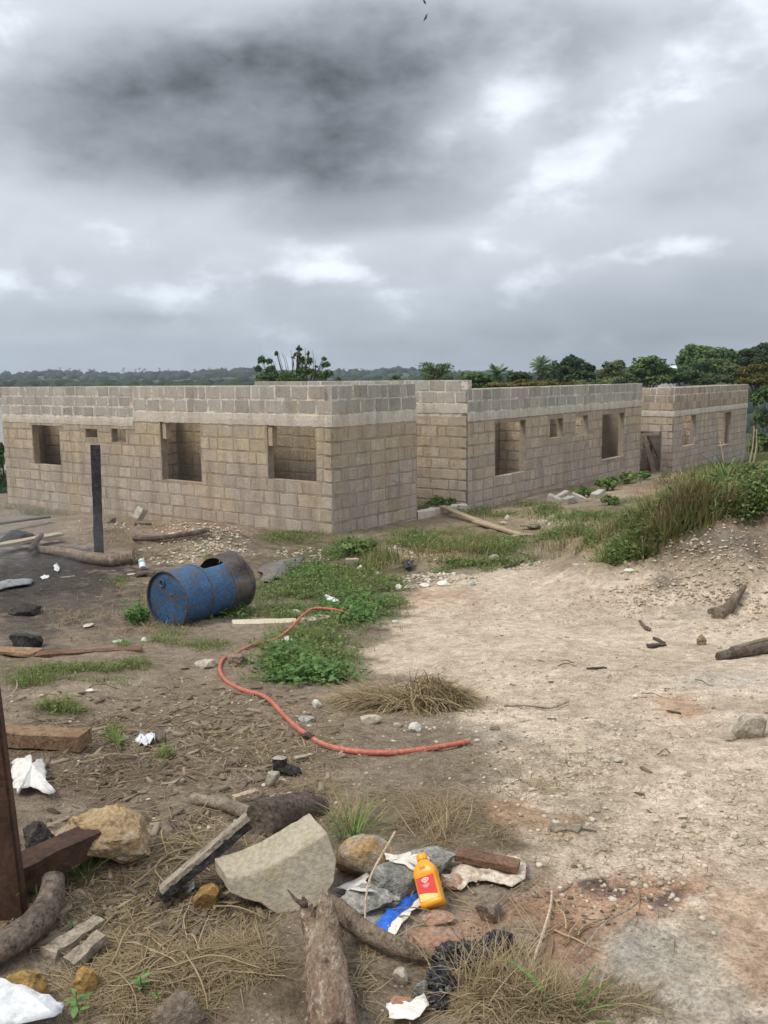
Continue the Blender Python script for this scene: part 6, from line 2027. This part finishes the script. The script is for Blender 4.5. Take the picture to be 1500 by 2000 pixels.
def black_bag():
    V, Fc = [], []
    base, fc = ico(4)
    for i, (u, v, r, sx_, sy_, sz_) in enumerate(((972, 1868, .050, 1.0, .8, .7), (935, 1886, .052, 1.1, .8, .62), (893, 1888, .055, 1.15, .8, .62), (862, 1930, .050, .75, 1.1, .55), (858, 1965, .034, .7, 1.1, .4), (915, 1905, .045, 1.2, .6, .5), (985, 1850, .022, 1.2, .6, .9))):
        g_ = G(u, v + 8)
        off = Vector((i * 7.3, 2.1, 4.4))
        b = len(V)
        for q in base:
            w_ = q + Vector((mnoise.noise(q * 1.6 + off), mnoise.noise(q * 1.6 + off * 2), mnoise.noise(q * 1.6 - off))) * .45
            f_ = 1 - .50 * abs(mnoise.noise(w_ * 2.0 + off)) - .34 * abs(mnoise.noise(w_ * 4.3 - off)) - .12 * abs(mnoise.noise(w_ * 9 + off)) + .16
            V.append(Vector((q.x * sx_, q.y * sy_, q.z * sz_)) * r * f_ * 1.15 + g_ + Vector((0, 0, r * sz_ * .75)))
        Fc += [tuple(b + k for k in t_) for t_ in fc]
    o = obj('plastic_bag', V, Fc, 'bag_black', None, G(900, 1900), smooth=True)
    o.data.set_sharp_from_angle(angle=R(24))
    tag(o, 'crumpled black plastic bag lying in the dry grass at the end of the branch', 'bag')


black_bag()
stone('white lump of lime right of the black bag', 1010, 1905, 60, 40, 'rock_grey', 126, deep=.8, rough=.16, sink=.3)
stone('pale triangular stone left of the black bag', 786, 1920, 40, 40, 'rock_pale', 127, deep=.7, rough=.1, cuts=9, cut_d=(.45, .7))
stone('bluish grey stone tucked against the black bag', 822, 1942, 30, 44, 'rock_grey', 128, deep=.8, rough=.1)
stone('reddish lump in the straw right of the split log', 790, 1965, 60, 40, 'rock_red', 129, deep=.8, rough=.14, sink=.3)


def boot():
    """burnt rubber boot: shaft, foot and sole"""
    g = G(560, 1510)
    k = ppm(g)
    root = empty('boot', g); tag(root, 'burnt black boot with a pale top standing on the brown soil', 'boot')
    sh = Vector((-12 * k, 0.0, 0))
    secs = []
    for z, cx, rx, ry in ((0.0, 0, .036, .032), (.03, 0, .036, .032), (.055, 0, .034, .031), (.085, -.002, .036, .033)):
        secs.append([(sh.x + cx + rx * math.cos(a), sh.y + ry * math.sin(a), z) for a in np.linspace(0, 2 * math.pi, 15)[:-1]])
    V = [Vector(p) + Vector((random.uniform(-.002, .002),) * 3) for s in secs for p in s]; Fc = []
    for i in range(3):
        for j in range(14):
            Fc.append((i * 14 + j, i * 14 + (j + 1) % 14, (i + 1) * 14 + (j + 1) % 14, (i + 1) * 14 + j))
    obj('shaft', V, Fc, 'char', root, smooth=True)
    top = [Vector((v_.x, v_.y, v_.z - .003)) for v_ in V[-14:]]
    obj('top', [sum(top, Vector()) / 14 + Vector((0, 0, .004))] + top, [(0, 1 + j, 1 + (j + 1) % 14) for j in range(14)], 'rock_pale', root)
    P = smooth_path([sh + Vector((-.03, 0, .022)), sh + Vector((.02, -.004, .030)), sh + Vector((.065, -.02, .024)), sh + Vector((.098, -.03, .017))], 12)
    V, Fc = tube_vf(P, list(np.interp(np.linspace(0, 1, 12), [0, .15, .4, .8, 1], [.012, .034, .034, .032, .012])), 12, .08, True, 2, .72)
    obj('foot', V, Fc, 'char', root, smooth=True)
    V, Fc = tube_vf([p - Vector((0, 0, .020)) for p in P], list(np.interp(np.linspace(0, 1, 12), [0, .15, .4, .8, 1], [.02, .037, .036, .036, .018])), 12, .03, True, 3, .2)
    obj('sole', V, Fc, 'char_soil', root, smooth=True)


boot()
stone('upright pale stone in front of the burnt boot', 532, 1524, 34, 40, 'rock_pale', 131, deep=.8, rough=.13)
pole('stick', 'burnt stick end lying under the hose near the boot', 'stick', [(588, 1440, .015), (600, 1444, .03), (612, 1446, .02)], [.012, .018, .015], 'bark_dark', 7, 8, .2, 132)
timber('flat wood splinter beside the burnt boot', (575, 1483), (610, 1474), .022, .012, 'wood_pale', 'wood_splinter', 'wood', 133, rag=.3)
stone('pale angular stone at the side of the straw heap', 722, 1398, 50, 24, 'rock_pale', 134, deep=.6, rough=.05, cuts=10, cut_d=(.5, .72))
stone('round white stone in front of the straw heap', 811, 1414, 27, 24, 'rock_white', 135, rough=.06)
stone('smaller tan stone left of the round white one', 778, 1409, 24, 16, 'rock_pale', 136, rough=.08)
stone('white stone in the dry grass above the flat grey one', 619, 1372, 25, 25, 'rock_white', 137, rough=.18)
stone('flat grey stone beside the red hose', 596, 1394, 44, 18, 'rock_grey', 138, deep=.8, sink=.3)
stone('grey flat stone half sunk in the track beside the straw heap', 968, 1420, 26, 8, 'rock_brown', 139, sub=2, sink=.3)

# ---- the sandy side
stone('large grey-brown stone lying alone on the sandy track', 1470, 1428, 78, 50, 'rock_pale', 141, name='boulder', cat='stone', deep=.7, sub=4, rough=.05, cuts=6, sink=.1)
stone('small stone touching the large one on the track', 1426, 1440, 22, 18, 'rock_pale', 142)
pole('log', 'dark split log lying on the track below the spoil heap', 'log', [(1403, 1289, .03), (1440, 1283, .045), (1480, 1275, .045), (1540, 1266, .045)], [.035, .045, .045, .05], 'bark_dark', 9, 12, .16, 143)
pole('log', 'thinner grey log behind the dark one below the spoil heap', 'log', [(1430, 1279, .05), (1480, 1266, .06), (1540, 1254, .06)], [.03, .035, .035], 'bark', 8, 10, .14, 144)
pole('log', 'weathered log stuck slanting into the face of the spoil heap', 'log', [(1400, 1214, .03), (1425, 1196, .06), (1455, 1158, .07)], [.06, .065, .02], 'bark', 9, 10, .18, 145)
pole('stick', 'short grey stick at the foot of the slanting log', 'stick', [(1386, 1204, .03), (1412, 1196, .04)], [.035, .03], 'bark_dark', 7, 6, .2, 146)
pole('stick', 'small dark forked stick on the track', 'stick', [(1250, 1222, .01), (1260, 1232, .02), (1270, 1234, .015)], .018, 'bark_dark', 6, 7, .25, 147)
timber('dark chip of bark beside the forked stick', (1264, 1256), (1300, 1255), .05, .025, 'wood_dark', 'bark_piece', 'wood', 148, rag=.3)
timber('small dark bark chip behind the larger one', (1278, 1246), (1296, 1252), .035, .018, 'wood_dark', 'bark_piece', 'wood', 149, rag=.3)
stone('small cone-shaped tan stone near the spoil heap', 1371, 1243, 20, 26, 'rock_tan', 150, cuts=5, rough=.1)
timber('dark splinter beside a tiny green sprout on the track', (1147, 1319), (1182, 1313), .03, .012, 'wood_dark', 'wood_splinter', 'wood', 151, rag=.3)
timber('grey split slab of bark on the red-tinged track', (1072, 1627), (1138, 1637), .05, .014, 'wood_grey', 'bark_piece', 'wood', 152, rag=.3, lift0=.005)
timber('smaller bark slab beside the larger grey one', (1110, 1626), (1158, 1628), .030, .012, 'wood_grey', 'bark_piece', 'wood', 153, rag=.3)
for i, (u, v, w, h, lb) in enumerate([(1153, 1464, 14, 10, 'pale pebble at the left of the pebble group on the track'), (1157, 1477, 14, 10, 'pale pebble just below the leftmost of the group'), (1208, 1484, 22, 14, 'largest tan pebble of the group on the track'), (1184, 1485, 16, 12, 'tan pebble next to the largest of the group'), (1222, 1485, 12, 14, 'upright pale pebble at the right of the group'), (1117, 1494, 9, 8, 'lone white pebble left of the group'),
                                       (1313, 1531, 10, 8, 'lone white pebble on the bare sand'), (1434, 1631, 18, 16, 'pale stone near the right edge of the track'), (1280, 1608, 14, 10, 'brownish stone on the bare sand'), (1346, 1281, 14, 10, 'pale stone on the track before the dark log'), (1090, 1770, 14, 12, 'small grey stone on the red earth'), (1290, 1204, 24, 12, 'white stone at the foot of the spoil heap'), (1240, 1364, 12, 8, 'pale pebble on the far part of the track'), (1258, 1364, 14, 8, 'pair pebble beside another on the far part of the track'),
                                       (1448, 1790 - 650, 14, 12, 'pale stone on the face of the spoil heap'), (1430, 1040, 8, 12, 'white stone near the crest of the spoil heap')]):
    stone(lb.replace('pair pebble', 'larger pebble'), u, v, w, h, 'rock_pale' if i % 3 else 'rock_white', 160 + i, sub=2, name='pebble' if 'pebble' in lb else 'stone', cat='stone')
pole('stem', 'long dry stem with a root end lying on the track beside the straw heap', 'stem', [(985, 1377, .01), (1030, 1381, .02), (1075, 1380, .015), (1110, 1372, .02)], .006, 'wood_grey', 5, 10, .1, 180)
pole('stem', 'thin bent stem reaching over the ash-grey patch', 'stem', [(1130, 1890, .02), (1180, 1845, .05), (1240, 1795, .03), (1248, 1750, .01)], .0035, 'wood_grey', 5, 14, .1, 181)
pole('stem', 'dry pale stem crossing the red earth', 'stem', [(1030, 1935, .03), (1058, 1860, .03), (1074, 1800, .02), (1078, 1755, .01)], .0045, 'wood_pale', 5, 14, .1, 182)
pole('stem', 'pale straw leaning across the grey rock', 'stem', [(712, 1845, .03), (722, 1790, .10), (772, 1708, .14)], .0035, 'wood_pale', 5, 10, .05, 183)
pole('wire', 'pale loop of wire beside the steel post', 'wire', [(28, 1332, .02), (34, 1345, .03), (33, 1360, .03), (20, 1370, .02), (8, 1374, .01)], .004, 'wood_pale', 5, 12, 0, 184)


# ---- orange bottle
def bottle():
    bs = G(850, 1783)
    ax = Vector((-.20, .70, .62)).normalized()
    c_ = at(848, 1772, depth_of(bs) - .03)
    nrm = (Vector((0, 0, HC)) - c_); nrm = (nrm - ax * nrm.dot(ax)).normalized()
    nrm = (nrm + ax.cross(nrm) * -.30).normalized()
    w = ax.cross(nrm).normalized()          # towards the picture's left
    root = empty('bottle', c_ - nrm * .03)
    tag(root, 'bright orange plastic bottle with a red label leaning on the grey rocks', 'bottle')
    L_ = .165

    def sec(l, a_, b_, e, n=28):
        out = []
        for k in range(n):
            t = 2 * math.pi * k / n
            ct, st = math.cos(t), math.sin(t)
            out.append(ax * l + w * a_ * math.copysign(abs(ct) ** e, ct) + nrm * b_ * math.copysign(abs(st) ** e, st))
        return out
    prof = [(0, .030, .018, .5), (.003, .037, .024, .42), (.010, .0395, .0265, .40), (.015, .0395, .0265, .40), (.018, .0385, .0255, .40), (.095, .0385, .0255, .40), (.098, .0397, .0268, .40), (.110, .0397, .0268, .42), (.125, .036, .0255, .5), (.140, .026, .021, .7), (.148, .0175, .017, 1), (.152, .0155, .0155, 1)]
    V, Fc = [], []
    for p in prof: V += sec(*p)
    n = 28
    for i in range(len(prof) - 1):
        for k in range(n):
            Fc.append((i * n + k, i * n + (k + 1) % n, (i + 1) * n + (k + 1) % n, (i + 1) * n + k))
    Fc.append(tuple(range(n))[::-1]); Fc.append(tuple(range((len(prof) - 1) * n, len(prof) * n)))
    off = nrm * .03
    V = [v_ + off for v_ in V]
    bo = obj('body', V, Fc, 'bottle_orange', root, smooth=True); bo.data.set_sharp_from_angle(angle=R(50))
    V, Fc = [], []
    for (l, r) in ((.152, .0160), (.153, .0180), (.170, .0180), (.172, .0165), (.172, .0001)):
        V += [v_ + off for v_ in sec(l, r, r, 1)]
    for i in range(4):
        for k in range(n):
            Fc.append((i * n + k, i * n + (k + 1) % n, (i + 1) * n + (k + 1) % n, (i + 1) * n + k))
    o = obj('cap', V, Fc, 'bottle_orange', root, smooth=True); o.data.set_sharp_from_angle(angle=R(40))

    def plate(name, par, poly, mat, lift):
        """flat print on the front face; poly in (towards picture right, along axis)"""
        P = [off + nrm * (.0256 + lift) - w * x + ax * y for (x, y) in poly]
        return obj(name, P, [tuple(range(len(P)))], mat, par)
    curve = [(x, .030 + .014 * math.sin((x + .031) / .062 * 1.5)) for x in np.linspace(-.031, .031, 14)]
    lab = plate('label', root, [(-.031, .094), (-.031, curve[0][1])] + curve[1:] + [(.031, .094)], 'label_red', .0006)
    plate('label_band', root, [(-.031, .020)] + [(.031, .020)] + curve[::-1], 'label_cream', .0006)
    ov = [(.0125 * math.cos(t), .083 + .0065 * math.sin(t)) for t in np.linspace(0, 2 * math.pi, 24)[:-1]]
    iv = [(.0095 * math.cos(t), .083 + .0042 * math.sin(t)) for t in np.linspace(0, 2 * math.pi, 24)[:-1]]
    plate('emblem', lab, ov, 'print_white', .0010)
    plate('emblem_centre', lab, iv, 'label_red', .0013)
    plate('lettering', lab, [(-.006, .0815), (.006, .0815), (.006, .0845), (-.006, .0845)], 'print_white', .0016)
    rr = random.Random(4)
    for (y, x0, x1, h) in ((.0725, -.006, .007, .0022), (.0670, -.012, .013, .0014), (.0625, -.009, .010, .0020), (.0590, -.004, .006, .0012)):
        x = x0
        while x < x1:
            ww = rr.uniform(.0014, .0032)
            plate('lettering', lab, [(x, y), (min(x + ww, x1), y), (min(x + ww, x1), y + h), (x, y + h)], 'print_white', .0011)
            x += ww + .0007
    for y in (.117, .1205, .124):
        x = -.010
        while x < .008:
            ww = rr.uniform(.001, .0024)
            P = [off + nrm * (.0272 - (y - .110) * .10 + .0006) - w * q + ax * s for (q, s) in ((x, y), (x + ww, y), (x + ww, y + .002), (x, y + .002))]
            obj('date_print', P, [(0, 1, 2, 3)], 'print_dark', bo)
            x += ww + .0008


bottle()

# two short dark birds high in the sky
for i, (u0, v0, u1, v1, lb) in enumerate(((827, 41, 835, 26, 'small dark bird seen edge on high in the cloud'), (826, -1, 832, 8, 'dark bird at the very top edge of the sky'))):
    p0, p1 = at(u0, v0, 60), at(u1, v1, 60)
    md = p0.lerp(p1, .5)
    V, Fc = tube_vf(smooth_path([p0, md + Vector((.02, 0, -.03)), p1], 9), [.012, .03, .045, .06, .07, .055, .04, .03, .012], 8, 0)
    root = empty('bird', md); tag(root, lb, 'bird')
    obj('body', [v_ - md for v_ in V], Fc, 'bag_black', root, smooth=True)
    for s_ in (-1, 1):
        y_ = Vector((0, s_, 0))
        ax = (p1 - p0).normalized()
        P = [-ax * .06, ax * .06, ax * .01 + y_ * .32 + Vector((0, 0, .05)), -ax * .04 + y_ * .32 + Vector((0, 0, .05))]
        P += [p + Vector((0, 0, -.012)) for p in P]
        obj('wing', P, [(0, 1, 2, 3), (7, 6, 5, 4), (0, 4, 5, 1), (1, 5, 6, 2), (2, 6, 7, 3), (3, 7, 4, 0)], 'bag_black', root)

# ------------------------------------------------------------------ air: thin haze over everything, smoke drifting from the fire
m_, T = new_mat('haze')
pv = T.n('ShaderNodeVolumePrincipled')
pv.inputs['Color'].default_value = (0.80, 0.88, 1.0, 1)
pv.inputs['Density'].default_value = 0.00024
pv.inputs['Anisotropy'].default_value = 0.2
ou = T.n('ShaderNodeOutputMaterial'); T.t.links.new(pv.outputs[0], ou.inputs['Volume'])
V, Fc = box_vf(-2100, 2100, -2100, 2100, -62, 62)
hb = obj('haze', V, Fc, 'haze')
tag(hb, 'thin blue haze that veils the far ridge', 'haze', kind='stuff')

m_, T = new_mat('smoke')
v = T.n('ShaderNodeTexCoord').outputs['Object']
ln = T.vm('LENGTH', T.vm('DIVIDE', v, (2.6, 2.3, 0.95)))
vl = T.n('ShaderNodeVectorMath', operation='LENGTH'); T.put(vl.inputs[0], T.vm('DIVIDE', v, (2.6, 2.3, 0.95)))
fall = T.ss(vl.outputs['Value'], 1.0, 0.2)
nz_ = T.noise(v, 0.9, 4, 0.6, 0.6)
den = T.m('MULTIPLY', fall, T.ss(nz_, 0.36, 0.66, 0.0, 0.15))
pv = T.n('ShaderNodeVolumePrincipled')
pv.inputs['Color'].default_value = (0.80, 0.88, 0.97, 1)
T.put(pv.inputs['Density'], den)
ou = T.n('ShaderNodeOutputMaterial'); T.t.links.new(pv.outputs[0], ou.inputs['Volume'])
cs = G(-20, 1110)
V, Fc = ico(3)
so = obj('smoke', [Vector((p.x * 2.7, p.y * 2.4, p.z * 1.0)) for p in V], Fc, 'smoke')
so.location = (cs.x, cs.y, cs.z + .45)
tag(so, 'thin bluish smoke drifting over the scorched ground', 'smoke', kind='stuff')
